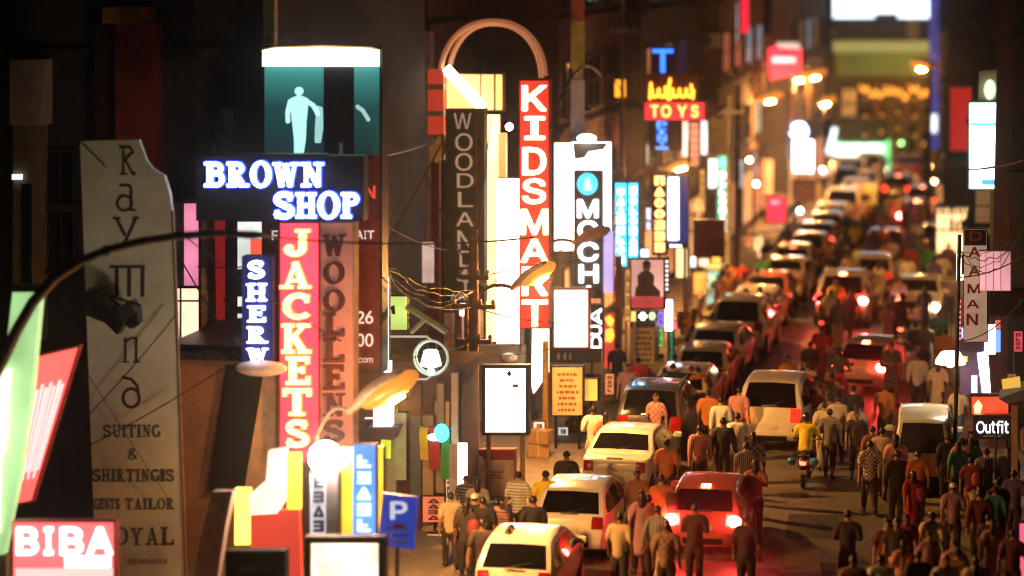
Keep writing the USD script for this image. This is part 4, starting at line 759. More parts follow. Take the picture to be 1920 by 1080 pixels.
def street_lamp(px, py, Y, lit, label, ang=22, pole_dx=-1.6, L=1.15, rise=.5, arm_m=RUST, z_top=None):
    c = at(px, py, Y); base = np.array([c[0] + pole_dx, Y + .1, .12 if c[0] < -11 or c[0] > -3 else 0.])
    T = Thing('street_lamp', label, 'street lamp', base, group=None)
    e = c - np.array([math.cos(math.radians(ang)) * L / 2 * np.sign(-pole_dx), 0, math.sin(math.radians(ang)) * L / 2]); top = np.array([base[0], base[1], e[2] - rise])
    T.add('pole', tube([(0, 0, 0), (0, 0, (top - base)[2] * .5), top - base], [.085, .075, .06], 10), arm_m, smooth=40)
    q = [top - base] + [(top * (1 - t) + e * t) - base + [0, 0, .25 * math.sin(math.pi * t)] for t in np.linspace(.1, 1, 10)]
    T.add('arm', tube(q, .04, 8), arm_m, smooth=True)
    T.add('base_plate', lathe([(0, 0), (.18, 0), (.16, .25), (.09, .3), (0, .3)]), arm_m)
    lamp_head(T, c, ang, L, lit, rotz=0 if pole_dx < 0 else 180)
    return T
LP = 4200.
street_lamp(1000, 516, 60., LP, 'lit orange street lamp in front of the red sign with cream letters', 32, L=1.15)
street_lamp(1110, 440, 68., 0, 'unlit brown street lamp in front of the grey sign with turquoise mark', 24, L=1.0)
street_lamp(1268, 308, 88., LP, 'street lamp with a lit amber head above the navy sign with orange letters', 15)
street_lamp(716, 734, 47.4, LP * .8, 'near street lamp with a large lit orange head beside the red lit serif sign', 32, L=1.5, pole_dx=-1.3, arm_m=mat((.5, .28, .2), .5))
for px, py, Y, lab in ((1436, 180, 118, 'largest of the far lit street lamps, below the red domed sign'), (1490, 141, 126, 'far lit street lamp at the foot of the red domed sign'), (1521, 137, 132, 'far lit street lamp right of the red domed sign'), (1541, 187, 140, 'far lit street lamp above the two far lightboxes')):
    street_lamp(px, py, Y, LP * (.7 if px == 1436 else .3), lab, 10, L=1.5)
street_lamp(1735, 121, 120, LP * .5, 'far lit street lamp in front of the end building at the right', 10, pole_dx=1.3, L=1.3)
# big curved arm at the left
T = Thing('street_lamp', 'near street lamp with a long curved rusty arm crossing the tall cream sign', 'street lamp', np.array([X(-60, 43.3), 43.3, .12]))
pts = [np.array([X(-60, 43.3), 43.3, .12]), at(-58, 900, 43.3)] + [at(a, b, 43.3) for a, b in ((-50, 800), (-22, 725), (8, 668), (30, 622), (62, 566), (104, 520), (150, 490), (205, 468), (262, 453), (330, 443), (395, 438), (430, 438))]
T.add('arm', tube(np.array(pts) - T.loc, np.linspace(.13, .06, len(pts)), 10), mat((.30, .18, .09), .55, bump=.3), smooth=True)
T.add('lamp_head', trimesh.util.concatenate([ico(at(432, 438, 43.3) - T.loc, (.08, .08, .06), 2), ico(at(476, 441, 43.3) - T.loc, (.2, .15, .07), 2)]).convex_hull, BLACK, smooth=40)
T.add('cable_clip', ico(at(200, 470, 43.2) - T.loc, .1, 1), DARK)
# globe lantern in its ring
Y = 53.8
T = Thing('ring_lantern', 'glowing white lantern shade inside a metal ring on two bracket bars', 'lantern', at(808, 712, Y))
c = at(808, 671, Y) - T.loc; r = 34 * Y / FPX
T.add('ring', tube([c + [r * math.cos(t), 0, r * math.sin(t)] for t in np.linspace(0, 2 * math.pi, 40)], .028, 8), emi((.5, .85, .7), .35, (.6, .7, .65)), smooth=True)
T.add('shade', lathe([(0, -.19), (.13, -.19), (.22, -.16), (.215, -.1), (.15, .15), (.12, .17), (0, .17)], 24).apply_translation(c), emi((.80, 1., .88), 3.), smooth=30)
T.add('finial', lathe([(0, -.1), (.06, -.08), (.09, 0), (.05, .08), (0, .1)]).apply_translation(c + [0, 0, -.28]), emi((.7, 1., .85), 1.2))
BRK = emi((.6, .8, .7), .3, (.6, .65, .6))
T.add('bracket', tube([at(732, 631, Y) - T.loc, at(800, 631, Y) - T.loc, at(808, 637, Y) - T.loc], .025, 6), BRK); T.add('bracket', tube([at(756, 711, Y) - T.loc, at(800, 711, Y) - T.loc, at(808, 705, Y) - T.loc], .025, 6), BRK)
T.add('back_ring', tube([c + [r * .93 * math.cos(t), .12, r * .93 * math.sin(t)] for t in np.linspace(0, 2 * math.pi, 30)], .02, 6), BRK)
# yellow green strip and lit notice left of the lantern
Y = 54.
T = sign('green_strip', 'narrow yellow green lit strip sign with a white bottom, left of the ring lantern', 'sign', (714, 514, 728, 692), Y, unevenlit((.62, 1., .10), 1.7, .8), border=0); extra(T, 'white_edge', rect(724, 520, 729, 690), Y, emi((1., 1., .9), 3.)); extra(T, 'white_base', rect(713, 676, 735, 698), Y, emi((1., .95, 1.), 3.5))
T = sign('green_board', 'pale green lit board behind the steel strut above the ring lantern', 'sign', (730, 556, 763, 618), Y + 1, unevenlit((.62, .9, .22), .8, 1.), border=0); extra(T, 'dark_print', [(733, 575), (740, 571), (742, 590), (735, 588)], Y + 1, DARK)
T = Thing('steel_strut', 'pale green steel strut and brace under a sloping canopy edge', 'strut', at(800, 625, Y - .4)); 
T.add('beam', tube([at(762, 574, Y - .4) - T.loc, at(836, 622, Y - .4) - T.loc], .07, 4), mat((.30, .42, .36), .5)); T.add('rail', tube([at(766, 572, Y - .2) - T.loc, at(842, 620, Y - .2) - T.loc], .04, 4), mat((.15, .22, .2), .5)); T.add('brace', tube([at(798, 598, Y - .4) - T.loc, at(770, 624, Y - .4) - T.loc], .05, 4), mat((.35, .42, .35), .5))
T = Thing('shop_light', 'bright white lit pillar lamp below the near orange street lamp', 'lamp', at(716, 806, 53.)); extra(T, 'lit_tube', rect(700, 752, 732, 808), 53., emi((1., .92, .95), 2.6), .3, 0); extra(T, 'tray', [(690, 800), (748, 800), (738, 824), (690, 820)], 53., mat((.05, .03, .12), .5), .5, -.1); extra(T, 'stay', rect(684, 783, 702, 786), 53., emi((1., .9, .85), 1.), .05, 0)
T = Thing('cyan_lamp', 'small turquoise glowing lamp with a white end left of the wooden pole', 'lamp', at(825, 828, 53.9)); T.add('globe', ico(at(828, 812, 53.9) - T.loc, (.16, .16, .2), 2), emi((.08, .75, .95), 2.6), smooth=True); T.add('white_end', ico(at(813, 820, 53.9) - T.loc, (.14, .1, .08), 2), emi((1., 1., .95), 2.5), smooth=True); T.add('cord', tube([at(819, 640, 53.9) - T.loc, at(819, 806, 53.9) - T.loc], .01, 5), STEEL)
T = sign('shop_sign', 'pale green shop panel below the bright white pillar lamp', 'sign', (742, 774, 762, 900), 54.2, mat((.45, .6, .45), .6), border=0); extra(T, 'grey_panel', rect(770, 782, 790, 930), 54.2, mat((.1, .14, .15), .6)); extra(T, 'yellow_strip', rect(714, 824, 732, 860), 53.9, emi((.7, .9, .05), .8), .05, 0)
T = Thing('tube_light', 'upright white tube light on a pale pipe left of the wooden pole', 'light', at(862, 1040, 53.9)); extra(T, 'tube', rect(858, 832, 874, 928), 53.9, emi((1., .98, .97), 4.), .1, 0); extra(T, 'housing', rect(842, 834, 858, 930), 53.9, mat((.35, .34, .33), .5), .1, 0); extra(T, 'pipe', rect(846, 700, 858, 832), 54., mat((.6, .52, .38), .6), .1, 0); extra(T, 'pipe', rect(848, 930, 864, 1080), 54.2, mat((.5, .55, .45), .6), .1, 0)
T = Thing('pale_poster', 'pale peach lit poster column left of the wooden pole below the green vertical sign', 'poster', at(842, 660, 68.5)); extra(T, 'face', rect(866, 566, 896, 640), 68.5, unevenlit((1., .45, .3), .5), .1, 0); extra(T, 'white_square', rect(862, 570, 876, 592), 68.4, emi((1., .97, .95), 3.), .05, 0); extra(T, 'red_shape', [(868, 596), (884, 588), (896, 596), (892, 616), (874, 612)], 68.4, emi((.8, .03, .03), .5), .05, 0); extra(T, 'pole_sleeve', rect(832, 588, 850, 660), 68.5, mat((.6, .42, .35), .6), .1, 0); extra(T, 'lit_corner', rect(782, 455, 812, 530), 68.6, unevenlit((1., .72, .6), .6), .1, 0)

# poles
def pole(px, py_top, Y, r, label, m, arms=(), name='utility_pole', cat='pole', py_bot=None):
    a = at(px, py_top, Y); T = Thing(name, label, cat, (a[0], Y, 0))
    T.add('shaft', tube([(0, 0, 0), (0, 0, a[2] * .5), (0, 0, a[2])], [r, r * .9, r * .8], 10), m, smooth=40)
    for (w, py) in arms:
        z = at(px, py, Y)[2]; T.add('cross_arm', bx(-w, w, -.06, .06, z - .05, z + .05), m)
        for s in np.linspace(-w * .9, w * .9, 4): T.add('insulator', lathe([(0, 0), (.04, 0), (.05, .06), (.03, .12), (0, .12)], 8).apply_translation([s, 0, z + .05]), mat((.5, .4, .35), .3))
    T.add('foot', bx(-r * 1.8, r * 1.8, -r * 1.8, r * 1.8, 0, .3, .03), GREYP); return T
WOODP = mat((.26, .13, .06), .8, vary=.4, scale=6.)
pole(888, 430, 58.6, .13, 'brown wooden utility pole with cross arms and wires beside the framed white lightbox', WOODP, ((.5, 575), (.42, 640), (.36, 520)))
T = pole(1083, -60, 74., .19, 'tall pale banner wrapped pole rising above the large white panel', mat((.52, .50, .40), .6), (), 'banner_pole')
for a, b, m in ((0, 40, (.45, .1, .1)), (40, 130, (.5, .45, .1)), (150, 250, (.6, .6, .66))): extra(T, 'banner', rect(1070, a, 1096, b), 73.75, mat(m, .6), .04, 0)
pole(1168, -40, 84., .07, 'thin steel pole left of the orange neon block', STEEL, ((.4, 60),)); pole(1160, 480, 73.5, .12, 'orange lit wooden post left of the framed poster', mat((.45, .2, .06), .7))
pole(1292, 260, 84., .05, 'thin pale pole right of the blue and white sign', STEEL); pole(1368, 180, 93., .1, 'pale steel pole beside the green edged sign', mat((.4, .42, .34), .5), ((.5, 210),))
pole(1799, 440, 61., .055, 'thin black pole left of the beige vertical board', BLACK); pole(1023, 640, 65.5, .09, 'yellow lit post under the tail of the red sign', mat((.5, .32, .08), .6))
pole(1868, 800, 55.6, .03, 'thin black pole in front of the dark grey shop sign', BLACK); pole(1384, 160, 100., .12, 'dark pole beyond the green edged sign', W_MR); pole(1745, 120, 110, .09, 'dark pole at the right of the far crossing', W_DK)
pole(1130, 640, 67., .04, 'thin pole with a lit orange street name plate under the sideways letters', STEEL)
# orange parking sign
Y = 75.5
T = Thing('parking_sign', 'small orange shield shaped parking sign with a dark letter P on a thin pole', 'parking sign', (X(1283, Y), Y, .12))
extra(T, 'plate', [(1269, 584), (1297, 584), (1297, 612), (1283, 626), (1269, 612)], Y, mat((.65, .24, .05), .5), .03, 0); letters(T, [(1277, 587, 1289, 604)], 'P', Y, mat((.15, .02, .02), .5), font='bold', depth=.012); extra(T, 'arrow', [(1276, 607), (1290, 607), (1283, 615)], Y, mat((.2, .04, .02), .5), .01, -.01)
a = at(1283, 470, Y + .07); T.add('post', tube([(0, .07, 0), (0, .07, a[2])], .035, 8), mat((.6, .5, .4), .5))
# pavement kiosk
Y = 90.
T = sign('kiosk', 'turquoise lit pavement kiosk box with a dark roof', 'kiosk', (1324, 506, 1350, 572), Y, unevenlit((.35, .75, .65), .8), mat((.05, .12, .12), .5), .9, border=2); extra(T, 'roof', rect(1321, 500, 1356, 507), Y - .1, mat((.3, .45, .4), .5), 1.1, 0); extra(T, 'counter', rect(1324, 545, 1352, 549), Y - .2, STEEL, .3, 0)
T = sign('orange_poster', 'orange lit poster with a face shape, left of the turquoise kiosk', 'poster', (1300, 510, 1324, 552), Y + .4, unevenlit((1., .42, .1), .8), border=1)
# wires
def wire(p0, p1, Y0, Y1, sag, r, label, m=DARK):
    a, b = at(*p0, Y0), at(*p1, Y1); T = Thing('overhead_wire', label, 'wire', a); T.add('strand', tube(arcpts(a, b, sag) - a, r, 5), m)
WL = [((476, 441), (1000, 445), 43.3, 56, .15, .02, 'wire running right from the end of the long curved lamp arm'), ((150, 265), (640, 640), 48.9, 50., .3, .012, 'thin wire slanting down across the tall cream sign from its top left'),
      ((155, 790), (330, 590), 48.8, 48.7, .05, .012, 'lower thin wire crossing the cream sign upwards to the right'), ((158, 840), (420, 690), 48.7, 48.6, .05, .012, 'lowest thin wire crossing the cream sign'), ((158, 690), (320, 940), 48.7, 48.9, .05, .008, 'thin dark wire running down across the printed words of the cream sign'),
      ((640, 600), (830, 265), 50.5, 67, .1, .02, 'wire rising from the pink vertical sign to the crumpled banner'), ((690, 295), (812, 264), 52., 67, .05, .05, 'thick dark cable to the crumpled banner'), ((716, 520), (888, 575), 52, 58.6, .3, .015, 'wire from the tall hoarding to the wooden pole'),
      ((712, 415), (840, 470), 52.1, 66, .1, .012, 'thin wire from the hoarding edge to the green vertical sign'), ((888, 520), (1160, 400), 58.6, 74, .3, .015, 'wire from the wooden pole past the red sign to the turquoise pair'), ((888, 575), (1170, 575), 58.6, 74, .4, .015, 'wire from the wooden pole behind the lit orange lamp head'),
      ((888, 640), (640, 660), 58.6, 52, .3, .012, 'wire from the wooden pole leftwards past the ring lantern'), ((888, 520), (800, 330), 58.6, 66, .1, .014, 'wire from the wooden pole up to the brown building corner'), ((888, 520), (920, 220), 58.6, 68, .1, .014, 'wire from the wooden pole up beside the amber light strip'),
      ((1160, 395), (1480, 425), 74, 110, .5, .03, 'long wire crossing over the street from the turquoise pair'), ((1292, 400), (1560, 450), 84, 120, .4, .02, 'wire over the parked cars from the thin pale pole'), ((1030, 240), (1130, 150), 66, 80, -.9, .03, 'arched cable rising right from the red sign'), ((1130, 150), (1168, 180), 80, 84, -.3, .02, 'short cable to the thin steel pole'),
      ((1800, 520), (1920, 480), 61, 56, .1, .015, 'wire at the right from the black pole across the pink panel'), ((1800, 640), (1920, 560), 61, 56, .2, .015, 'wire at the right below the pink panel'), ((1815, 318), (1920, 300), 73.5, 60, .05, .03, 'dark cable across the white and turquoise sign'), ((640, 655), (1030, 655), 52, 65, .2, .01, 'thin level wire behind the ring lantern'),
      ((420, 560), (454, 640), 51, 50.4, .05, .02, 'slanting stay wire beside the narrow blue sign'), ((330, 470), (470, 690), 52, 50.3, .1, .018, 'slanting stay wire in front of the pink bay window'), ((370, 500), (460, 500), 51, 50.4, .02, .015, 'short level wire left of the narrow blue sign'), ((980, 600), (1300, 500), 64, 88, .4, .012, 'wire from the red sign over the left pavement')]
for w in WL: wire(*w)

# ------------------------------------------------------------------ vehicles
def chaikin(p, n=2):
    p = np.asarray(p, float)
    for _ in range(n):
        q = [p[0]]
        for a, b in zip(p[:-1], p[1:]): q += [a * .75 + b * .25, a * .25 + b * .75]
        p = np.array(q + [p[-1]])
    return p

CARS = {   # length, width, height, belt height, outline from the tail bumper over the roof to the nose, (rear glass, windscreen) as heights
    'hatchback': (3.65, 1.62, 1.48, .95, [(-1.74, .26), (-1.82, .34), (-1.84, .60), (-1.81, .74), (-1.74, .95), (-1.34, 1.36), (-1.08, 1.44), (-.4, 1.49), (.2, 1.46), (.98, 1.0), (1.5, .90), (1.74, .74), (1.82, .5), (1.78, .3), (1.70, .24)], -1.0, .55),
    'sedan': (4.25, 1.68, 1.45, .98, [(-2.04, .28), (-2.12, .36), (-2.12, .66), (-2.08, .96), (-1.95, 1.02), (-1.5, 1.03), (-.98, 1.38), (-.75, 1.45), (0, 1.46), (.4, 1.41), (1.15, 1.0), (1.75, .88), (2.02, .72), (2.12, .5), (2.06, .3), (2.0, .24)], -.6, .75),
    'suv': (4.4, 1.80, 1.80, 1.10, [(-2.08, .34), (-2.18, .42), (-2.18, .70), (-2.12, .82), (-2.06, 1.12), (-1.76, 1.60), (-1.52, 1.72), (-.6, 1.79), (.1, 1.76), (.95, 1.18), (1.75, 1.04), (2.08, .9), (2.18, .62), (2.14, .4), (2.05, .32)], -1.3, .5),
    'van': (3.4, 1.48, 1.86, 1.05, [(-1.62, .28), (-1.70, .36), (-1.70, .7), (-1.68, 1.05), (-1.62, 1.62), (-1.48, 1.82), (-.5, 1.87), (.7, 1.83), (1.0, 1.74), (1.45, 1.06), (1.64, .9), (1.70, .5), (1.66, .3), (1.6, .26)], -1.0, .9)}

def car(kind, x, y, color, label, rot=0., lit=0., brake=0., head=0., group=None, indicator=None, rails=False, open_back=False, glass=GLASS):
    L, W, H, belt, prof, ry, fy = CARS[kind]; T = Thing(kind if kind != 'suv' else 'estate_car', label, 'van' if kind == 'van' else 'car', (x, y, 0), rot, group)
    P = chaikin(prof, 2); ysort = P
    paint = mat(color, .28, 0, 1., vary=.08, scale=4.); hw = W / 2
    top_ = P[(P[:, 1] > belt * .9)]
    def hwid(yy, z): return hw * (1 - .25 * np.clip((z - belt) / (H - belt), 0, 1)) * (1 - .13 * np.abs(yy / (L / 2)) ** 4) * (1 - .06 * np.clip((.55 - z) / .35, 0, 1))
    nrm = np.gradient(P, axis=0); nrm = np.stack([-nrm[:, 1], nrm[:, 0]], 1); nrm /= np.linalg.norm(nrm, axis=1, keepdims=True) + 1e-9   # points outward
    if (nrm * (P - P.mean(0))).sum() < 0: nrm = -nrm
    ts = np.array([-1, -.975, -.93, -.8, -.45, 0, .45, .8, .93, .975, 1.]); ins = np.interp(np.abs(ts), [0, .8, .93, .975, 1], [-.02, 0, .008, .025, .06])
    n, k = len(P), len(ts); V = []
    for t, e in zip(ts, ins):
        q = P - nrm * e; V.append(np.stack([t * hwid(q[:, 0], q[:, 1]), q[:, 0], q[:, 1]], 1))
    V = np.array(V); F = []
    for a in range(k - 1):
        for b in range(n - 1): F.append([a * n + b, a * n + b + 1, (a + 1) * n + b + 1, (a + 1) * n + b])
    v = [V.reshape(-1, 3)]; off = k * n; m_ = 9
    for s in (0, k - 1):
        E = V[s]; B = np.stack([np.clip(E[:, 1], -L / 2 + .14, L / 2 - .14), np.full(n, .24)], 1); rows = []
        for u in np.linspace(0, 1, m_):
            yy = E[:, 1] * (1 - u) + B[:, 0] * u; zz = E[:, 2] * (1 - u) + B[:, 1] * u; rows.append(np.stack([np.sign(ts[s]) * hwid(yy, zz), yy, zz], 1))
        v.append(np.array(rows).reshape(-1, 3))
        for a in range(m_ - 1):
            for b in range(n - 1): F.append([off + a * n + b, off + a * n + b + 1, off + (a + 1) * n + b + 1, off + (a + 1) * n + b])
        off += m_ * n
    F = np.array(F); tri = np.vstack([F[:, [0, 1, 2]], F[:, [0, 2, 3]]])
    body = trimesh.Trimesh(np.vstack(v), tri, process=False); body.merge_vertices(); trimesh.repair.fix_normals(body)
    T.add('body', body, paint, smooth=42)
    s = np.r_[0, np.cumsum(np.linalg.norm(np.diff(P, axis=0), axis=1))]
    def strip(i0, i1, t0, t1, o=.012, rows=8, cols=9, end=.0):
        """Patch lying on the tail-roof-nose surface from outline point i0 to i1 (floats allowed in arc length), across t0..t1."""
        ss = np.linspace(i0, i1, rows); tt = np.linspace(t0, t1, cols); yy, zz = np.interp(ss, s, P[:, 0]), np.interp(ss, s, P[:, 1]); ny, nz = np.interp(ss, s, nrm[:, 0]), np.interp(ss, s, nrm[:, 1])
        vv = []
        for a in range(rows):
            for t in tt: e = np.interp(abs(t), [0, .8, .93, .975, 1], [-.02, 0, .008, .025, .06]) - o; vv.append([t * hwid(yy[a], zz[a]), yy[a] - ny[a] * e, zz[a] - nz[a] * e])
        ff = [[a * cols + b, (a + 1) * cols + b, (a + 1) * cols + b + 1, a * cols + b + 1] for a in range(rows - 1) for b in range(cols - 1)]; ff = np.array(ff)
        return (np.array(vv), np.vstack([ff[:, [0, 2, 1]], ff[:, [0, 3, 2]]]))
    ip = int(np.argmax(P[:, 1]))
    def sz(z, rear): # arc length of height z on the tail or the nose
        if rear: return np.interp(z, P[:ip, 1], s[:ip])
        return np.interp(-z, -P[ip:, 1], s[ip:])
    if kind == 'sedan':
        r0 = np.interp(-1.44, P[:ip, 0], s[:ip]); r1 = np.interp(-.98, P[:ip, 0], s[:ip])
    else: r0, r1 = sz(belt + .03, True), sz(H - .13, True)
    T.add('rear_window', strip(r0, r1, -.84, .84, .012), BLACK if open_back else glass, smooth=True)
    w0, w1 = sz(H - .09, False), np.interp(P[ip:, 0].min() + 0, P[ip:, 0], s[ip:])
    zc = [p for p in prof if p[0] > .4 and p[1] < belt + .2][0]
    T.add('windscreen', strip(sz(H - .08, False), sz(zc[1] + .05, False), -.84, .84, .012), glass, smooth=True)
    # side windows
    zt = lambda yy: np.interp(yy, P[:, 0][np.argsort(P[:, 0])], P[:, 1][np.argsort(P[:, 0])])
    up = P[P[:, 1] > belt + .02]; ya, yb = up[:, 0].min() + .16, up[:, 0].max() - .22; cuts = [ya, ya + (yb - ya) * .30, ya + (yb - ya) * .62, yb]
    zo = lambda yy: min(np.interp(yy, up[:, 0], up[:, 1]) - .11, H - .13)
    for sg in (-1, 1):
        for c0, c1 in zip(cuts[:-1], cuts[1:]):
            ys = np.linspace(c0 + .03, c1 - .03, 6); vv, ff = [], []
            for yy in ys:
                for u in np.linspace(0, 1, 4):
                    z = belt + .03 + u * max(zo(yy) - belt - .03, .02); vv.append([sg * (hwid(yy, z) + .004), yy, z])
            for a in range(5):
                for b in range(3): q = [a * 4 + b, a * 4 + b + 1, (a + 1) * 4 + b + 1, (a + 1) * 4 + b]; ff.append(q if sg < 0 else q[::-1])
            T.add('side_window', (np.array(vv), np.array(ff)), glass, smooth=True)
    # lamps, bumpers, plates
    tz0, tz1 = (.70, .93) if kind in ('hatchback', 'sedan') else (.78, 1.12) if kind == 'suv' else (.62, .86)
    tl = emi((1., .03, .015), brake) if brake else emi((1., .03, .01), lit) if lit else mat((.28, .01, .01), .15, coat=1., vary=0)
    for sg in (-1, 1):
        a = sorted((sg * .66, sg * .97)); T.add('tail_light', strip(sz(tz0, True), sz(tz1, True), a[0], a[1], .02, 5, 5), tl, smooth=True)
        if brake > 5: T.add('brake_lamp', ico((sg * hw * .80, P[:, 0].min() + .0, (tz0 + tz1) / 2), (.15, .05, .12), 2), emi((1., .05, .04), brake * 15.), smooth=True)
        a = sorted((sg * .58, sg * .95)); hz = zc[1] - .24
        T.add('headlight', strip(sz(hz + .1, False), sz(hz - .1, False), a[0], a[1], .02, 4, 5), emi((1., .93, .75), head) if head else mat((.6, .6, .6), .1, coat=1., vary=0), smooth=True)
    if brake: T.add('high_brake_light', strip(sz(H - .12, True), sz(H - .07, True), -.16, .16, .03, 3, 4), emi((1., .22, .08), brake * 1.5))
    T.add('rear_bumper', strip(sz(.30, True), sz(.55, True), -.96, .96, .03, 5, 9), paint if kind != 'van' else BLACK, smooth=True)
    T.add('bumper_inlay', strip(sz(.34, True), sz(.46, True), -.6, .6, .04, 3, 7), BLACK)
    T.add('number_plate', strip(sz(.62, True), sz(.72, True), -.28, .28, .03, 2, 4), mat((.55, .52, .40), .5))
    T.add('grille', strip(sz(zc[1] - .2, False), sz(zc[1] - .36, False), -.5, .5, .02, 4, 7), BLACK)
    T.add('front_plate', strip(sz(.52, False), sz(.42, False), -.28, .28, .03, 2, 4), mat((.6, .57, .45), .5))
    T.add('rear_handle', strip(sz(tz1 + .02, True), sz(tz1 + .05, True), -.25, .25, .035, 2, 3), mat((.4, .4, .4), .2, .8))
    T.add('wiper', tube([(-.1, *(lambda q: (np.interp(q, s, P[:, 0]) - .03, np.interp(q, s, P[:, 1]) + .02))(r0)), (.32, *(lambda q: (np.interp(q, s, P[:, 0]) - .03, np.interp(q, s, P[:, 1]) + .02))(r0 + (r1 - r0) * .22))], .012, 5), BLACK)
    wb = L / 2 - .70 if kind != 'van' else L / 2 - .62; wr = .29 if kind in ('hatchback', 'van') else .31 if kind == 'sedan' else .36
    for sx in (-1, 1):
        for sy in (-1, 1):
            xo = sx * (hw - .07); cyl = lambda r, h, xx: trimesh.creation.cylinder(r, h, sections=22).apply_transform(trimesh.transformations.rotation_matrix(math.pi / 2, [0, 1, 0])).apply_translation([xx, sy * wb, wr])
            T.add('wheel_arch', cyl(wr + .07, .15, sx * (hw * .94 - .065)), BLACK)
            w = T.add('wheel', cyl(wr, .18, sx * (hw - .085)), RUBBER, smooth=40); T.add('rim', cyl(wr * .62, .02, sx * (hw + .008)), ALLOY, parent=w)
    for sx in (-1, 1):
        yy = cuts[-1] - .12; T.add('wing_mirror', bx(*sorted((sx * (hw - .02), sx * (hw + .17))), yy - .04, yy + .06, belt + .02, belt + .16, .03), paint)
    if rails:
        for sx in (-1, 1): T.add('roof_rail', tube([(sx * hw * .72, -1.3, H - .05), (sx * hw * .72, -1.1, H + .03), (sx * hw * .72, .0, H + .03), (sx * hw * .72, .2, H - .03)], .022, 6), STEEL)
    if indicator:
        T.add('indicator', ico((indicator * hw * .82, P[:, 0].min() + .04, (tz0 + tz1) / 2 + .02), (.11, .05, .13), 2), emi((1., .55, .06), 60.), smooth=True)
    return T

WHITE = (.70, .68, .64); SILV = (.52, .51, .50); BEIGE = (.60, .50, .36); DRED = (.25, .02, .02); CHAR = (.05, .05, .055); GOLDC = (.45, .33, .15); NAVY = (.03, .035, .08); MAROON = (.14, .015, .02)
GP = 'cars parked along the left kerb'
row_ = [(50.2, 'hatchback', WHITE, 'white hatchback nearest the viewer in the parked row'), (55.2, 'hatchback', WHITE, 'cream white hatchback, second from the viewer in the parked row'), (60.9, 'sedan', SILV, 'shiny silver sedan, third in the parked row, below the paper notice board'),
        (66.0, 'suv', CHAR, 'black estate car in the parked row left of the big white one'), (70.9, 'hatchback', BEIGE, 'beige hatchback in the parked row just beyond the black estate car'), (75.1, 'hatchback', GOLDC, 'gold hatchback, sixth in the parked row'), (79.3, 'hatchback', SILV, 'grey silver hatchback in the parked row right of the shield parking sign'),
        (83.5, 'suv', WHITE, 'white estate car with roof rails in the parked row beyond the shield parking sign'), (88.0, 'hatchback', WHITE, 'white hatchback with a dark rear window, ninth in the parked row'), (92.1, 'hatchback', (.45, .12, .09), 'dusty red hatchback in the parked row level with the silver estate car'), (96.2, 'sedan', BEIGE, 'beige sedan in the parked row beyond the dusty red hatchback'),
        (100.6, 'hatchback', BEIGE, 'beige hatchback with a lit brake light in the parked row'), (104.7, 'hatchback', GOLDC, 'gold hatchback, thirteenth in the parked row'), (108.8, 'sedan', SILV, 'grey sedan far up the parked row'), (113.2, 'hatchback', WHITE, 'white hatchback far up the parked row beyond the grey sedan'), (117.3, 'hatchback', SILV, 'silver hatchback far up the parked row'), (121.4, 'suv', WHITE, 'white estate car near the far end of the parked row'), (126.0, 'hatchback', WHITE, 'last pale hatchback of the parked row')]
row_ += [(0, 'hatchback', SILV, 'silver hatchback, second last of the long parked row'), (0, 'sedan', WHITE, 'white sedan at the very end of the long parked row')]
yy = 47.6
for i, (_, k, c, lab) in enumerate(row_):
    L_ = CARS[k][0]; yy = max(yy, {0: 47.6, 1: 52.6, 2: 58.6, 3: 63.4}.get(i, 0)); car(k, -9.8 + rng.uniform(-.15, .15), yy + L_ / 2, c, lab, rng.uniform(-2.5, 2.5), brake=2.5 if i == 11 else 0, rails=k == 'suv', group=GP); yy += L_ + rng.uniform(.25, .5)
car('hatchback', -7.15, 55.2, (.55, .12, .10), 'red lit car with blazing brake lights nearest the viewer in the traffic lane', 1., brake=16.)  # red body colour stands in for the brake-light glow on the car
car('suv', -7.0, 67.4, (.72, .66, .55), 'big white estate car with an amber indicator in the middle of the lane', -2., brake=0, lit=1.2, indicator=-1)
car('hatchback', -5.1, 76.2, (.62, .45, .38), 'pale car with glaring red lights turning behind the crowd at the right of the lane', -14., brake=14.)
car('suv', -7.15, 89.6, (.36, .33, .33), 'silver estate car with red brake lights in the traffic lane beyond the crowd', 0., brake=12., rails=True)
car('sedan', -4.75, 90.5, WHITE, 'white sedan facing the viewer with its headlights on, right of the silver estate car', 180., head=0., indicator=None).add('lit_headlamp', cat_([ico((-.62, 2.1, .68), (.13, .05, .1), 2), ico((.62, 2.06, .70), (.10, .05, .09), 2)]), emi((1., .80, .40), 90.), smooth=True)
car('van', -3.1, 62.0, (.58, .62, .50), 'small pale green white van with a dark open back behind the pedestrians', 2., open_back=True)
car('hatchback', -6.7, 97.2, WHITE, 'pale hatchback just beyond the silver estate car', 0., lit=.6)
car('hatchback', -6.9, 106., DRED, 'red hatchback with a yellow glowing plate in the far lane', 0., brake=3.)
car('sedan', -5.0, 108., CHAR, 'dark car with one lit lamp facing the viewer in the far right lane', 180., head=0.).add('lit_headlamp', ico((-.62, 2.1, .66), (.12, .05, .1), 2), emi((1., .5, .25), 14.), smooth=True)
car('hatchback', -6.4, 119., (.2, .02, .03), 'dark red car with a bright brake light far up the lane', 0., brake=11.)
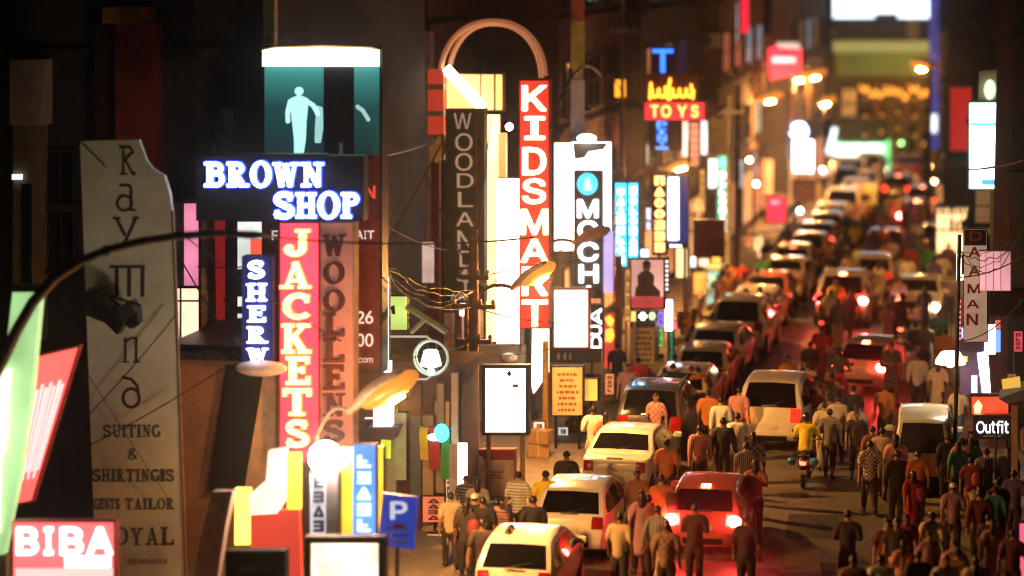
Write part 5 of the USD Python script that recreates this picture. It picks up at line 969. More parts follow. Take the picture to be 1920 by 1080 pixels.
for i, (px, Y_, k, c, b, lab) in enumerate(((1600, 138, 'suv', WHITE, 0, 'far white estate car left of the lane'), (1580, 131.5, 'van', CHAR, 0, 'far dark van beside the last parked cars'), (1690, 132, 'hatchback', CHAR, 4., 'far dark car with a red light in front of the amber lit building'), (1735, 126, 'hatchback', CHAR, 5., 'far dark car with an orange red light at the right'), (1630, 145, 'hatchback', SILV, 0, 'far silver car below the white lit shop'), (1560, 142, 'hatchback', WHITE, 0, 'far white car at the left end below the white lit shop'), (1700, 144, 'sedan', DRED, 0, 'far red car at the end of the street'))):
    car(k, X(px, Y_), Y_, c, lab, rng.uniform(-8, 8), brake=b)

# auto rickshaw
def rickshaw(x, y, label):
    T = Thing('auto_rickshaw', label, 'rickshaw', (x, y, 0))
    T.add('body', bx(-.62, .62, -1.25, .9, .32, .95, .1), mat((.5, .32, .02), .4, coat=1.)); T.add('nose', trimesh.util.concatenate([bx(-.5, .5, .7, .95, .35, .95), bx(-.2, .2, 1.3, 1.42, .4, .85)]).convex_hull, mat((.5, .32, .02), .4, coat=1.))
    hood = trimesh.util.concatenate([bx(-.62, .62, -1.2, -1.1, 1.0, 1.5), bx(-.55, .55, -1.0, .75, 1.62, 1.74)]).convex_hull; T.add('hood', hood, unevenlit((1., .55, .1), .5))
    for sx in (-.55, .55): T.add('hood_post', tube([(sx, .7, .9), (sx * .95, .72, 1.62)], .03, 6), BLACK)
    T.add('rear_window', bx(-.35, .35, -1.21, -1.185, 1.1, 1.4), GLASS)
    for (sx, sy) in ((-.55, -.75), (.55, -.75), (0, 1.2)): T.add('wheel', trimesh.creation.cylinder(.22, .12, sections=18).apply_transform(trimesh.transformations.rotation_matrix(math.pi / 2, [0, 1, 0])).apply_translation([sx, sy, .22]), RUBBER)
    for sx in (-.5, .5): T.add('tail_light', bx(sx - .06, sx + .06, -1.275, -1.251, .6, .7), emi((1., .05, .02), 5.))
rickshaw(X(1618, 122), 122., 'yellow hooded auto rickshaw glowing amber in the far lane')

def scooter(x, y, color, label, rot=0., lit=6., group=None, panniers=None):
    T = Thing('scooter', label, 'scooter', (x, y, 0), rot, group); p = mat(color, .3, coat=1., vary=.08)
    for sy in (-.62, .62):
        w = T.add('wheel', trimesh.creation.torus(.22, .055, major_sections=20, minor_sections=8).apply_transform(trimesh.transformations.rotation_matrix(math.pi / 2, [0, 1, 0])).apply_translation([0, sy, .275]), RUBBER, smooth=True)
        T.add('rim', trimesh.creation.cylinder(.15, .06, sections=14).apply_transform(trimesh.transformations.rotation_matrix(math.pi / 2, [0, 1, 0])).apply_translation([0, sy, .275]), ALLOY, parent=w)
    T.add('rear_body', trimesh.util.concatenate([ico((0, -.72, .62), (.13, .12, .12), 2), ico((0, -.2, .55), (.17, .2, .2), 2)]).convex_hull, p, smooth=40)
    T.add('seat', trimesh.util.concatenate([ico((0, -.66, .80), (.13, .14, .05), 2), ico((0, .0, .76), (.11, .12, .05), 2)]).convex_hull, BLACK, smooth=40)
    T.add('footboard', bx(-.16, .16, -.05, .5, .28, .36, .03), p); T.add('front_shield', trimesh.util.concatenate([bx(-.2, .2, .46, .5, .36, .5), bx(-.12, .12, .34, .42, .92, 1.0)]).convex_hull, p)
    T.add('fork', tube([(0, .62, .275), (0, .44, .7), (0, .34, 1.02)], .04, 8), STEEL); T.add('handlebar', tube([(-.33, .26, 1.02), (-.1, .36, 1.0), (.1, .36, 1.0), (.33, .26, 1.02)], .022, 6), BLACK)
    T.add('headlight', ico((0, .45, .96), (.09, .06, .08), 2), mat((.7, .7, .65), .1), smooth=True); T.add('mudguard', trimesh.util.concatenate([ico((0, -.62, .52), (.07, .1, .04), 1), ico((0, -.9, .42), (.07, .03, .05), 1)]).convex_hull, BLACK)
    T.add('tail_light', ico((0, -.84, .64), (.08, .04, .05), 2), emi((1., .06, .03), lit) if lit else mat((.3, .01, .01), .2), smooth=True); T.add('number_plate', bx(-.09, .09, -.93, -.91, .40, .5), mat((.6, .55, .4), .5))
    for sx in (-1, 1):
        T.add('mirror', trimesh.util.concatenate([ico((sx * .33, .3, 1.2), (.06, .02, .045), 1), tube([(sx * .25, .28, 1.02), (sx * .33, .3, 1.2)], .008, 5)]), BLACK)
        if panniers: T.add('indicator_pod', ico((sx * .26, -.80, .68), (.11, .07, .10), 2), mat(panniers, .3), smooth=True)
    return T

# ------------------------------------------------------------------ people
MF = manifold3d.Manifold
def to_man(m): return MF(manifold3d.Mesh(np.asarray(m.vertices, np.float32), np.asarray(m.faces, np.uint32)))
def from_man(m): q = m.to_mesh(); return trimesh.Trimesh(q.vert_properties[:, :3], q.tri_verts)
_s1 = trimesh.creation.icosphere(1); _s0 = trimesh.creation.icosphere(0)
def bone(p, rp, q, rq, s=_s1):
    a = s.vertices * np.broadcast_to(rp, 3) + p; b = s.vertices * np.broadcast_to(rq, 3) + q
    return MF.hull_points(np.vstack([a, b]).astype(np.float32))
def solid(bones, ref=.055, it=6):
    m = MF.batch_boolean([bone(*b) for b in bones], manifold3d.OpType.Add)
    if ref: m = m.refine_to_length(ref)
    t = from_man(m); t.merge_vertices(); trimesh.smoothing.filter_taubin(t, .5, -.53, it); return t

def lerp(a, b, t): return np.array(a) * (1 - t) + np.array(b) * t
_pose = {}
def pose(kind, female):
    """Joint positions of one pose: stand, walk, walk2, hold (forearms up), bag, ride. Faces +y, feet on z = 0."""
    J = {}; A = lambda *v: np.array(v, float)
    hipz, shz = .90, 1.40; lean = 0.
    leg = dict(stand=((.02, .01), (0., -.03)), walk=((.20, .34), (-.02, -.30)), walk2=((.12, .18), (-.04, -.18)), hold=((.03, .02), (0, .02)), bag=((.14, .22), (-.02, -.2)))
    if kind == 'ride':
        J['hip'] = A(0, -.25, .88); J['chest'] = A(0, -.16, 1.25); J['neck'] = A(0, -.12, 1.45); J['head'] = A(0, -.08, 1.58)
        for s, n in ((-1, 'l'), (1, 'r')):
            J['hp' + n] = A(.1 * s, -.22, .86); J['kn' + n] = A(.17 * s, .20, .74); J['an' + n] = A(.14 * s, .18, .38); J['to' + n] = A(.15 * s, .34, .35)
            J['sh' + n] = A(.19 * s, -.14, 1.38); J['el' + n] = A(.28 * s, .02, 1.14); J['wr' + n] = A(.29 * s, .22, 1.06)
    else:
        J['hip'] = A(0, 0, hipz); J['chest'] = A(0, .0, 1.25); J['neck'] = A(0, .01, 1.46); J['head'] = A(0, .025, 1.59)
        (k1, a1), (k2, a2) = leg[kind]
        for s, n, ky, ay in ((-1, 'l', k1, a1), (1, 'r', k2, a2)):
            lift = .06 if ay < -.15 else 0
            J['hp' + n] = A(.095 * s, 0, .88); J['kn' + n] = A(.10 * s, ky, .49); J['an' + n] = A(.10 * s, ay, .085 + lift); J['to' + n] = A(.12 * s, ay + .16, .04 + (.0 if not lift else .0))
            J['sh' + n] = A((.165 if female else .19) * s, -.005, shz)
            sw = {'stand': 0, 'walk': -.22 * -s, 'walk2': -.12 * -s, 'hold': 0, 'bag': -.1 * -s}[kind]
            J['el' + n] = A(.245 * s, sw * .4 - .03, 1.13); J['wr' + n] = A(.25 * s, sw + .05, .90)
            if kind == 'hold' or (kind == 'bag' and s > 0): J['el' + n] = A(.25 * s, -.02, 1.13); J['wr' + n] = A(.13 * s, .24, 1.14)
    return J

def figure(kind, female, dress):
    key = (kind, female, dress)
    if key in _pose: return _pose[key]
    J = pose(kind, female); sw = .92 if female else 1.
    def limbs(g): # g: garment thickness
        arms = []; legs = []
        for n in 'lr':
            arms += [(J['sh' + n], .062 + g, J['el' + n], .045 + g)]; legs += [(J['hp' + n], .098 + g, J['kn' + n], .062 + g), (J['kn' + n], .062 + g, J['an' + n], .042 + g)]
        return arms, legs
    arms, legs = limbs(0)
    tor = lambda g: [(J['hip'], (.155 * (1.08 if female else 1) + g, .105 + g, .10 + g), lerp(J['hip'], J['chest'], .5), (.135 * sw + g, .095 + g, .09 + g)), (lerp(J['hip'], J['chest'], .5), (.135 * sw + g, .095 + g, .09 + g), J['chest'], (.165 * sw + g, .11 + g, .11 + g)),
                     (J['shl'], .06 + g, J['shr'], .06 + g), (J['chest'], (.15 * sw + g, .10 + g, .1 + g), lerp(J['shl'], J['shr'], .5) - [0, 0, .03], (.16 * sw + g, .085 + g, .07 + g))]
    body = tor(0) + arms + legs
    for n in 'lr':
        body += [(J['el' + n], .045, J['wr' + n], .032), (J['an' + n], .045, J['to' + n], .036), (J['an' + n] - [0, .05, .03], .036, J['to' + n], .034)]
    h = J['head']; body += [(J['neck'] - [0, 0, .06], .06, J['neck'] + [0, 0, .06], .052), (h + [0, -.012, .03], (.076, .092, .085), h + [0, .012, -.055], (.055, .068, .055)), (h + [0, .09, .0], .014, h + [0, .108, -.025], .018)]
    for s in (-1, 1): body.append((h + [.078 * s, -.01, .015], (.012, .018, .028), h + [.076 * s, -.005, -.015], (.010, .014, .018)))
    b = solid(body, .09, 5); bm = [to_man(b)]
    for s, n in ((-1, 'l'), (1, 'r')):                            # palms, four fingers and a thumb on each hand
        d = J['wr' + n] - J['el' + n]; d /= np.linalg.norm(d); side = np.array([0, 1., 0]) if abs(d[2]) > .6 else np.array([-s * 1., 0, 0]); side = side - d * (side @ d); side /= np.linalg.norm(side); inn = np.cross(d, side) * (1 if s > 0 else -1)
        p = J['wr' + n] + d * .09; bm.append(bone(J['wr' + n], .03, p, (.03, .034, .03)))
        for k, (o, l) in enumerate(((-.028, .062), (-.009, .075), (.010, .080), (.029, .070))):
            r0 = p + side * o + d * .005; r1 = r0 + d * l * .5 + inn * .008; r2 = r1 + d * l * .4 + inn * .026; bm += [bone(r0, .0105, r1, .009, _s0), bone(r1, .009, r2, .0075, _s0)]
        r0 = p - d * .05 + side * .026; r1 = r0 + d * .04 + side * .03 + inn * .01; bm += [bone(r0, .012, r1, .010, _s0), bone(r1, .010, r1 + d * .03 + inn * .012, .0085, _s0)]
    out = {'body': from_man(MF.batch_boolean(bm, manifold3d.OpType.Add))}
    arms, legs = limbs(.022)
    for i, n in enumerate('lr'): arms[i] = (J['sh' + n], .088, lerp(J['sh' + n], J['el' + n], .95), .072)
    shirt = tor(.024) + arms
    if dress == 'long': shirt += [(J['el' + n], .07, J['wr' + n], .052) for n in 'lr']
    shirt += [(J['hip'] + [0, 0, .02], (.185, .135, .1), J['hip'] - ([0, 0, .10] if kind != 'ride' else [0, .06, .02]), (.175, .135, .06))]
    if dress == 'tunic': shirt += [(J['hip'], (.185, .135, .1), J['hip'] - [0, 0, .45], (.21, .19, .05)), (J['kn' + 'l'] + [0, 0, .1], .10, J['kn' + 'r'] + [0, 0, .1], .10)]
    sh = solid(shirt, .09, 5); v = sh.vertices; sh.vertices = v + (meshkit.noise(v * [9, 9, 6], 3) - .5)[:, None] * np.c_[v[:, 0], v[:, 1], v[:, 2] * 0] * .12
    out['shirt' if dress != 'tunic' else 'tunic'] = sh
    tr = []
    for n in 'lr': tr += [(J['hp' + n], .120, J['kn' + n], .086), (J['kn' + n], .086, lerp(J['kn' + n], J['an' + n], .93), .068)]
    tr += [(J['hpl'], .115, J['hpr'], .115), (J['hip'], (.165, .12, .09), J['hip'] - [0, 0, .05], (.165, .12, .09))]
    out['trousers'] = solid(tr, .11, 5)
    out['shoe'] = [solid([(J['an' + n] - [0, .05, .035], .048, J['to' + n] + [0, .02, 0], .046), (J['an' + n] - [0, .02, -.02], .055, J['an' + n] + [0, .04, -.02], .05)], .06, 3) for n in 'lr']
    hb = [(h + [0, -.022, .045], (.087, .098, .085), h + [0, -.035, .0], (.086, .085, .07))]
    if female: hb += [(h + [0, -.05, .0], (.078, .06, .06), h + [0, -.085, -.16], (.07, .045, .06)), (h + [0, -.085, -.14], (.07, .045, .06), h + [0, -.085, -.30], (.045, .03, .05))]
    out['hair'] = solid(hb, .06, 3)
    out['helmet'] = solid([(h + [0, -.01, .04], (.125, .14, .12), h + [0, -.01, -.02], (.12, .13, .10))], .06, 3)
    out['cap'] = solid([(h + [0, -.012, .055], (.092, .105, .075), h + [0, -.012, .03], (.092, .105, .05)), (h + [0, .08, .05], (.06, .02, .01), h + [0, .15, .035], (.05, .02, .01))], .04, 3)
    out['eye'] = [ico(h + [.03 * s, .078, .012], (.012, .010, .008), 1) for s in (-1, 1)]; out['mouth'] = ico(h + [0, .074, -.062], (.022, .008, .005), 1)
    out['bag'] = solid([(J['shr'] + [.0, -.12, -.1], (.13, .07, .05), J['shr'] + [-.0, -.14, -.38], (.14, .09, .05))], .08, 3); out['J'] = J
    _pose[key] = out; return out

SKINS = [(.22, .11, .065), (.28, .15, .09), (.17, .085, .05), (.33, .19, .12)]
def person(x, y, z, face, label, shirt, trousers, kind='walk', female=False, dress='short', h=1.68, head='hair', bag=None, group=None, pattern=None):
    F = figure(kind, female, dress); T = Thing('person', label, 'person', (x, y, z), face, group); k = h / 1.70
    def sc(m): return trimesh.Trimesh(m.vertices * k, m.faces, process=False)
    sm = pattern or (woven(shirt, rng.choice(('check', 'hoop', 'stripe')), rng.choice((14., 20.))) if rng.random() < .22 else mat(shirt, .8, vary=.18, scale=7.))
    T.add('body', sc(F['body']), mat(rng.choice(SKINS), .5, vary=.1), smooth=50)
    for nm in ('shirt', 'tunic'):
        if nm in F: T.add(nm, sc(F[nm]), sm, smooth=50)
    T.add('trousers', sc(F['trousers']), mat(trousers, .8, vary=.2, scale=7.), smooth=50)
    for q in F['shoe']: T.add('shoe', sc(q), BLACK, smooth=50)
    HAIR = mat((.012, .009, .008), .4, vary=.2, scale=30.)
    if head == 'helmet': T.add('helmet', sc(F['helmet']), mat((.02, .02, .022), .15, coat=1.), smooth=True)
    else: T.add('hair', sc(F['hair']), HAIR, smooth=True)
    if head == 'cap': T.add('cap', sc(F['cap']), mat((.75, .75, .72), .7), smooth=True)
    for q in F['eye']: T.add('eye', sc(q), BLACK)
    T.add('mouth', sc(F['mouth']), mat((.2, .05, .04), .5))
    if bag: T.add('bag', sc(F['bag']), mat(bag, .7), smooth=50)
    return T

def woven(c, kind, sc):
    k = ('w', tuple(np.round(c, 3)), kind)
    if k not in _m:
        c2 = tuple(np.clip(np.array(c) * .5 + (.14 if sum(c) < .4 else 0.), 0, 1)); p = f'/World/Looks/cloth_{len(_m):03d}'; t = {'g': ('texture_coordinate', {}), 'p': ('principled_bsdf', {'roughness': .85})}
        if kind == 'check':
            t['c'] = ('checker_texture', {'color1': c, 'color2': c2, 'scale': sc}); _m[k] = usdkit.material(stage, p, t, [('g.object', 'c.vector'), ('c.color', 'p.base_color')], surface='p.BSDF')
        else:
            t['w'] = ('wave_texture', {'wave_type': 'bands', 'bands_direction': 'z' if kind == 'hoop' else 'x', 'scale': sc * .35, 'distortion': 1.}); t['r'] = ('rgb_ramp', {'ramp': [(.35, c), (.6, c2)]})
            _m[k] = usdkit.material(stage, p, t, [('g.object', 'w.vector'), ('w.fac', 'r.fac'), ('r.color', 'p.base_color')], surface='p.BSDF')
    return _m[k]
CHECK = usdkit.material(stage, '/World/Looks/checked_cloth', {'g': ('texture_coordinate', {}), 'c': ('checker_texture', {'color1': (.55, .52, .46), 'color2': (.10, .09, .09), 'scale': 22.}), 'p': ('principled_bsdf', {'roughness': .8})}, [('g.object', 'c.vector'), ('c.color', 'p.base_color')], surface='p.BSDF')
C_ = dict(black=(.012, .012, .014), white=(.68, .66, .60), cream=(.60, .50, .34), yellow=(.72, .55, .03), lime=(.55, .62, .12), orange=(.45, .15, .04), brown=(.18, .08, .04), mauve=(.36, .20, .26), red=(.42, .03, .03), maroon=(.12, .015, .02), navy=(.02, .025, .07), blue=(.05, .09, .32), violet=(.12, .09, .28), green=(.05, .32, .07), grey=(.22, .22, .22), pink=(.55, .25, .26), denim=(.07, .11, .20), beige=(.42, .33, .22), dark=(.03, .02, .02), teal=(.04, .2, .2))
def put(px, py, col, tro, label, face=0, kind='walk', female=False, dress='short', h=1.68, **kw):
    s = (py + 100) / (CAMZ - h); Y = FPX / s; p = at(px, py, Y); x = p[0]
    z = .12 if (x < -11.1 or x > -3.1) else 0.
    return person(x, Y, z, face, label, C_[col], C_[tro], kind, female, dress, h - z, **kw)
A_ = 180
PEOPLE = [  # picture column and row of the head, shirt, trousers, label, ...
 (1632, 826, 'white', 'dark', 'person in a black and white checked shirt walking on the road', 0, dict(pattern=CHECK, kind='walk2')), (1683, 842, 'black', 'black', 'person in a black coat left of the orange shirted person', 0, dict(dress='long', h=1.72)), (1722, 842, 'orange', 'dark', 'person in a burnt orange shirt seen from behind at the right of the road', 0, dict(kind='stand', h=1.72)),
 (1708, 786, 'lime', 'denim', 'person in a lime yellow shirt behind the small open van', 0, dict(kind='stand')), (1746, 772, 'mauve', 'denim', 'person in a mauve shirt and jeans behind the small open van', 0, dict(kind='walk2', dress='long', h=1.74)), (1778, 808, 'black', 'black', 'person in black right of the mauve shirted person', 0, dict(h=1.7, dress='long')),
 (1822, 812, 'green', 'beige', 'person in a bright green top and beige trousers at the right pavement', 0, dict(female=True)), (1797, 822, 'teal', 'dark', 'person in a dark green top left of the bright green one', 20, dict(female=True)), (1850, 832, 'navy', 'dark', 'person in navy in front of the dark grey shop sign', 0, dict(h=1.7)),
 (1590, 962, 'dark', 'dark', 'person in a dark jacket with amber lit shoulders at the bottom of the road', 0, dict(kind='hold', dress='long')), (1748, 958, 'cream', 'black', 'person in a cream shirt, nearest pale shirt at the bottom right', 0, dict(kind='stand', h=1.7)), (1664, 975, 'maroon', 'dark', 'person in a maroon tunic at the bottom right of the road', 180, dict(female=True, dress='tunic')), (1700, 965, 'red', 'dark', 'person in a red and orange top left of the cream shirt', 180, dict(female=True)),
 (1788, 902, 'mauve', 'dark', 'person in a white cap and mauve shirt at the right', 0, dict(head='cap')), (1838, 912, 'maroon', 'black', 'tall person in dark maroon right of the white cap', 0, dict(h=1.76, dress='long')), (1872, 890, 'black', 'black', 'person in black near the right edge below the shop sign', 10, {}), (1902, 872, 'violet', 'dark', 'person in dark violet at the right edge', 0, dict(h=1.7)), (1862, 968, 'mauve', 'dark', 'person in dusky pink near the bottom right corner', 0, dict(female=True, dress='tunic')), (1900, 985, 'maroon', 'black', 'person in maroon beside the pink sign edge', 0, {}),
 (1790, 1010, 'pink', 'dark', 'person in pale pink at the bottom right edge of the crowd', 180, dict(female=True)), (1830, 1040, 'cream', 'dark', 'person in cream at the very bottom right', 0, {}), (1652, 1046, 'white', 'dark', 'person in a white top at the bottom of the road', 0, {}), (1722, 1035, 'black', 'dark', 'person in black at the bottom between the white and pink tops', 0, {}), (1600, 1050, 'brown', 'dark', 'person in brown at the bottom edge of the road', 0, {}),
 (1722, 655, 'white', 'dark', 'person in a loose white shirt mid road beside the child in blue', 0, dict(kind='stand', dress='long', h=1.72)), (1734, 668, 'blue', 'dark', 'child in a blue shirt beside the loose white shirt', 0, dict(h=1.3)), (1760, 668, 'cream', 'dark', 'person in a cream tunic right of the child in blue', 0, dict(female=True, dress='tunic')), (1717, 598, 'black', 'black', 'left of two dark figures side by side in front of the white sedan', 0, {}), (1735, 600, 'dark', 'dark', 'right of two dark figures side by side in front of the white sedan', 0, {}),
 (1752, 474, 'violet', 'dark', 'person in a violet shirt on the right of the far road', 0, dict(h=1.74)), (1768, 466, 'white', 'beige', 'person in white beside the violet shirt', 0, {}), (1780, 500, 'grey', 'dark', 'person in grey beside the white sedan', 0, {}), (1692, 470, 'grey', 'dark', 'person in grey in the far middle of the road', 0, {}), (1648, 484, 'cream', 'cream', 'person in cream by the silver estate car roof', 0, dict(female=True, dress='tunic')), (1662, 446, 'pink', 'dark', 'person in pink far up the road', 180, {}), (1672, 440, 'white', 'dark', 'person in white far up the road', 180, {}), (1708, 452, 'red', 'dark', 'person in red far up the road', 0, {}),
 (1412, 818, 'black', 'black', 'person with dark bobbed hair in black behind the red lit car', 0, dict(female=True, dress='long')), (1416, 872, 'pink', 'dark', 'person in a dusky pink top just right of the red lit car', 0, dict(female=True)), (1383, 782, 'white', 'denim', 'person in a white shirt left of the big white estate car', 10, {}), (1352, 752, 'white', 'dark', 'person in a pale grey white shirt left of the white estate car', 0, dict(dress='long')), (1386, 732, 'pink', 'dark', 'person in a peach shirt in front of the white estate car window', 0, {}), (1356, 792, 'black', 'black', 'tall dark figure between the silver sedan and the white estate car', 0, dict(h=1.78, dress='long')), (1312, 808, 'pink', 'dark', 'person in a pinkish checked shirt beside the silver sedan', 0, dict(dress='long')), (1400, 838, 'dark', 'dark', 'person in dark clothes between the lane and the silver sedan', 0, {}),
 (1250, 838, 'orange', 'dark', 'person in a tan orange shirt in front of the silver sedan', 0, dict(kind='stand')), (1303, 962, 'dark', 'dark', 'dark figure in front of the red lit car, left', 0, dict(kind='hold')), (1400, 978, 'black', 'black', 'dark figure in front of the red lit car, right', 0, dict(h=1.7)), (1216, 948, 'maroon', 'dark', 'person in maroon between the white hatchbacks and the red lit car', 0, {}), (1162, 986, 'beige', 'dark', 'person in a beige shirt beside the nearest white hatchback', 0, dict(kind='stand')), (1250, 1000, 'brown', 'dark', 'person in brown left of the red lit car', 0, {}), (1195, 900, 'brown', 'dark', 'person with a brown shirt by the second white hatchback', 180, {}),
 (1023, 908, 'yellow', 'denim', 'person in a bright yellow shirt and jeans on the left pavement', 0, dict(kind='stand', h=1.72)), (972, 912, 'white', 'dark', 'person in a white shirt on the left pavement beside the yellow shirt', 0, {}), (1113, 778, 'white', 'beige', 'person in white holding something on the left pavement', 20, dict(kind='hold', dress='long', h=1.75)), (1136, 790, 'orange', 'dark', 'person in rust red beside the one in white on the left pavement', 0, dict(female=True, dress='tunic')), (1190, 744, 'grey', 'dark', 'person in grey green patterned clothes behind the black estate car', 180, dict(female=True, dress='tunic')), (1287, 638, 'cream', 'grey', 'person in a cream shirt under the shield parking sign', 0, dict(kind='bag', bag=(.05, .03, .02), dress='long')), (1240, 672, 'beige', 'dark', 'person in beige right of the paper notice board with a plinth', 0, {}), (1157, 654, 'navy', 'denim', 'person in a dark striped shirt left of the paper notice board with a plinth', 0, dict(h=1.72)),
 (1262, 690, 'black', 'black', 'person in black near the navy plinth', 0, {}), (932, 968, 'maroon', 'dark', 'person in rust on the left pavement at the bottom', 0, {}), (890, 962, 'black', 'dark', 'person in a white cap at the bottom left pavement', 0, dict(head='cap')), (905, 1010, 'dark', 'dark', 'dark figure at the bottom left pavement by the wooden pole', 0, {}), (1000, 960, 'black', 'dark', 'dark figure left of the nearest white hatchback', 0, {}), (1062, 868, 'dark', 'dark', 'dark figure beside the second white hatchback', 0, dict(kind='bag', bag=(.02, .02, .02))), (845, 960, 'beige', 'dark', 'person in tan below the white tube light on the pipe', 10, {}), (1210, 640, 'dark', 'dark', 'dark figure behind the paper notice board with a plinth', 0, {}),
 (1368, 560, 'pink', 'dark', 'person in pink on the left pavement by the parked motorbikes', 0, {}), (1408, 520, 'pink', 'dark', 'person in peach on the left pavement beyond the turquoise kiosk', 0, {}), (1420, 502, 'black', 'black', 'person in black on the left pavement beyond the turquoise kiosk', 0, {}), (1392, 490, 'red', 'dark', 'person in red on the left pavement near the lit shop', 180, {}), (1448, 462, 'grey', 'dark', 'person in grey on the far left pavement', 0, {}), (1336, 590, 'dark', 'dark', 'person in dark clothes beside the parked motorbikes', 30, {}),
 (1505, 690, 'yellow', 'dark', 'person in yellow between the parked row and the lane', 0, {}), (1532, 704, 'orange', 'dark', 'person in orange between the parked row and the lane', 0, {}), (1560, 698, 'brown', 'dark', 'person in brown right of the orange shirt', 0, {}), (1478, 668, 'orange', 'dark', 'person in rust beside the gold parked hatchback', 180, dict(female=True)), (1572, 742, 'beige', 'dark', 'person in beige right of the big white estate car', 0, {}), (1556, 768, 'grey', 'dark', 'person in grey right of the white estate car', 0, {}), (1600, 722, 'black', 'black', 'dark figure left of the red lit pale car', 0, {}), (1660, 716, 'orange', 'dark', 'person in rust silhouetted against the red lit pale car', 0, {}), (1520, 640, 'dark', 'dark', 'dark figure beside the parked row left of the silver estate car', 0, {}), (1540, 610, 'maroon', 'dark', 'person in maroon left of the silver estate car', 0, {}), (1680, 812, 'pink', 'dark', 'person in pink between the checked shirt and the black coat', 0, dict(female=True)), (1655, 800, 'beige', 'dark', 'person in beige left of the lime shirt', 0, {}), (1607, 770, 'dark', 'dark', 'dark figure on the road left of the small open van', 180, {}),
]
for px, py, c, t, lab, f, kw in PEOPLE: put(px, py, c, t, lab, f + rng.uniform(-14, 14), **({'kind': rng.choice(['walk', 'walk2', 'stand', 'bag'])} | kw))
q_ = random.Random(21)
def crowd(n, x0, x1, y0, y1, where, cols, flip=.25):
    seen_ = set()
    for i in range(n):
        px, py = q_.uniform(x0, x1), q_.uniform(y0, y1)
        for _ in range(60):
            c, t, f = q_.choice(cols), q_.choice(('dark', 'denim', 'grey', 'beige', 'black', 'brown')), q_.random() < flip
            if (c, t, f) not in seen_: break
        seen_.add((c, t, f)); fem = q_.random() < .4; dr = q_.choice(('tunic', 'short', 'tunic') if fem else ('short', 'long', 'short'))
        put(px, py, c, t, f'person in {c} and {t} trousers, ' + ('facing us, ' if f else 'back turned, ') + where, (180 if f else 0) + q_.uniform(-25, 25), kind=q_.choice(('walk', 'walk2', 'stand', 'bag', 'hold')), female=fem, dress=dr, h=q_.uniform(1.52, 1.76), bag=q_.choice((None, (.06, .03, .02), (.2, .03, .03))))
ALL = ['white', 'cream', 'orange', 'brown', 'mauve', 'red', 'maroon', 'navy', 'violet', 'grey', 'pink', 'beige', 'black', 'dark', 'teal']
crowd(11, 1650, 1915, 880, 1075, 'in the bottom right crowd', ALL)
crowd(3, 1200, 1255, 900, 1060, 'in the crowd around the red lit car', ALL)
crowd(8, 1780, 1915, 700, 860, 'along the right shop fronts', ALL)
crowd(8, 1455, 1640, 640, 800, 'between the parked row and the lane', ['orange', 'yellow', 'brown', 'cream', 'red', 'dark', 'maroon', 'beige'])
crowd(9, 1130, 1330, 640, 790, 'on the left pavement beside the parked row', ALL)
crowd(7, 850, 960, 900, 1060, 'on the near left pavement', ['dark', 'black', 'maroon', 'brown', 'grey', 'navy', 'cream'])
crowd(9, 1330, 1440, 470, 590, 'on the left pavement by the lit shops', ALL)
crowd(12, 1640, 1790, 430, 640, 'on the right half of the middle road', ALL)
# small far crowd
names = list(C_)
spots = [(1568, 520), (1582, 508), (1592, 470), (1612, 452), (1630, 440), (1640, 425), (1655, 418), (1700, 425), (1716, 440), (1728, 436), (1740, 452), (1612, 486), (1596, 540), (1572, 556), (1558, 540), (1675, 400), (1660, 392), (1720, 405), (1738, 398), (1620, 400), (1604, 410), (1590, 395), (1670, 362), (1690, 358), (1710, 362), (1730, 366), (1742, 380), (1700, 378), (1650, 366), (1638, 380), (1432, 478), (1440, 448), (1462, 440), (1475, 418), (1490, 404)]
near = [(1600, 560, 'the silver estate car'), (1690, 395, 'the far dark red car'), (1618, 400, 'the yellow auto rickshaw'), (1740, 440, 'the far oncoming dark car'), (1450, 440, 'the far parked row'), (1740, 366, 'the far right buildings'), (1650, 366, 'the far white shop')]
seen = {}
for i, (px, py) in enumerate(spots):
    c, t = names[(i * 7 + 3) % len(names)], ('dark', 'denim', 'grey', 'beige', 'black')[i % 5]; who = min(near, key=lambda q: abs(q[0] - px) + 1.5 * abs(q[1] - py))[2]
    f = 0 if i % 3 else 180; base = f'small far person in {c} and {t} trousers ' + ('walking away' if f == 0 else 'coming nearer') + f' near {who}'
    put(px, py, c, t, base, f + rng.uniform(-20, 20), kind=('walk', 'stand', 'walk2')[i % 3], female=i % 4 == 0, dress='tunic' if i % 8 == 0 else 'short')
# riders on scooters
def rider(px, py_seat, Y, col, scol, label, slabel, rot=0., **kw):
    x = X(px, Y) if not kw.get('x') else kw['x']; x = at(px, py_seat, Y)[0]
    scooter(x, Y, scol, slabel, rot, lit=kw.get('lit', 6.), panniers=kw.get('panniers'))
    person(x, Y, 0.02, rot, label, C_[col], C_['dark'], 'ride', False, 'short', 1.68, head='helmet')
rider(1512, 840, 61.6, 'yellow', (.2, .04, .03), 'rider in a yellow shirt and black helmet, nearest scooter in the lane', 'scooter with blue indicator pods ridden by the yellow shirted rider', panniers=(.03, .2, .4), lit=10.)
rider(1556, 800, 64.6, 'grey', (.1, .1, .1), 'rider in grey beige right of the big white estate car', 'dark scooter right of the big white estate car', 0, lit=0)
rider(1692, 590, 84., 'maroon', (.1, .02, .02), 'rider in maroon left of the white sedan', 'scooter with a lit lamp left of the white sedan', 0, lit=12.)
rider(1690, 480, 101., 'brown', (.08, .03, .02), 'rider in brown on the far road', 'far scooter with a red lamp in the middle of the road', 0, lit=9.)
rider(1575, 500, 98.5, 'dark', (.05, .05, .05), 'rider in dark clothes left of the far pale hatchback', 'dark scooter left of the far pale hatchback', 0, lit=0)
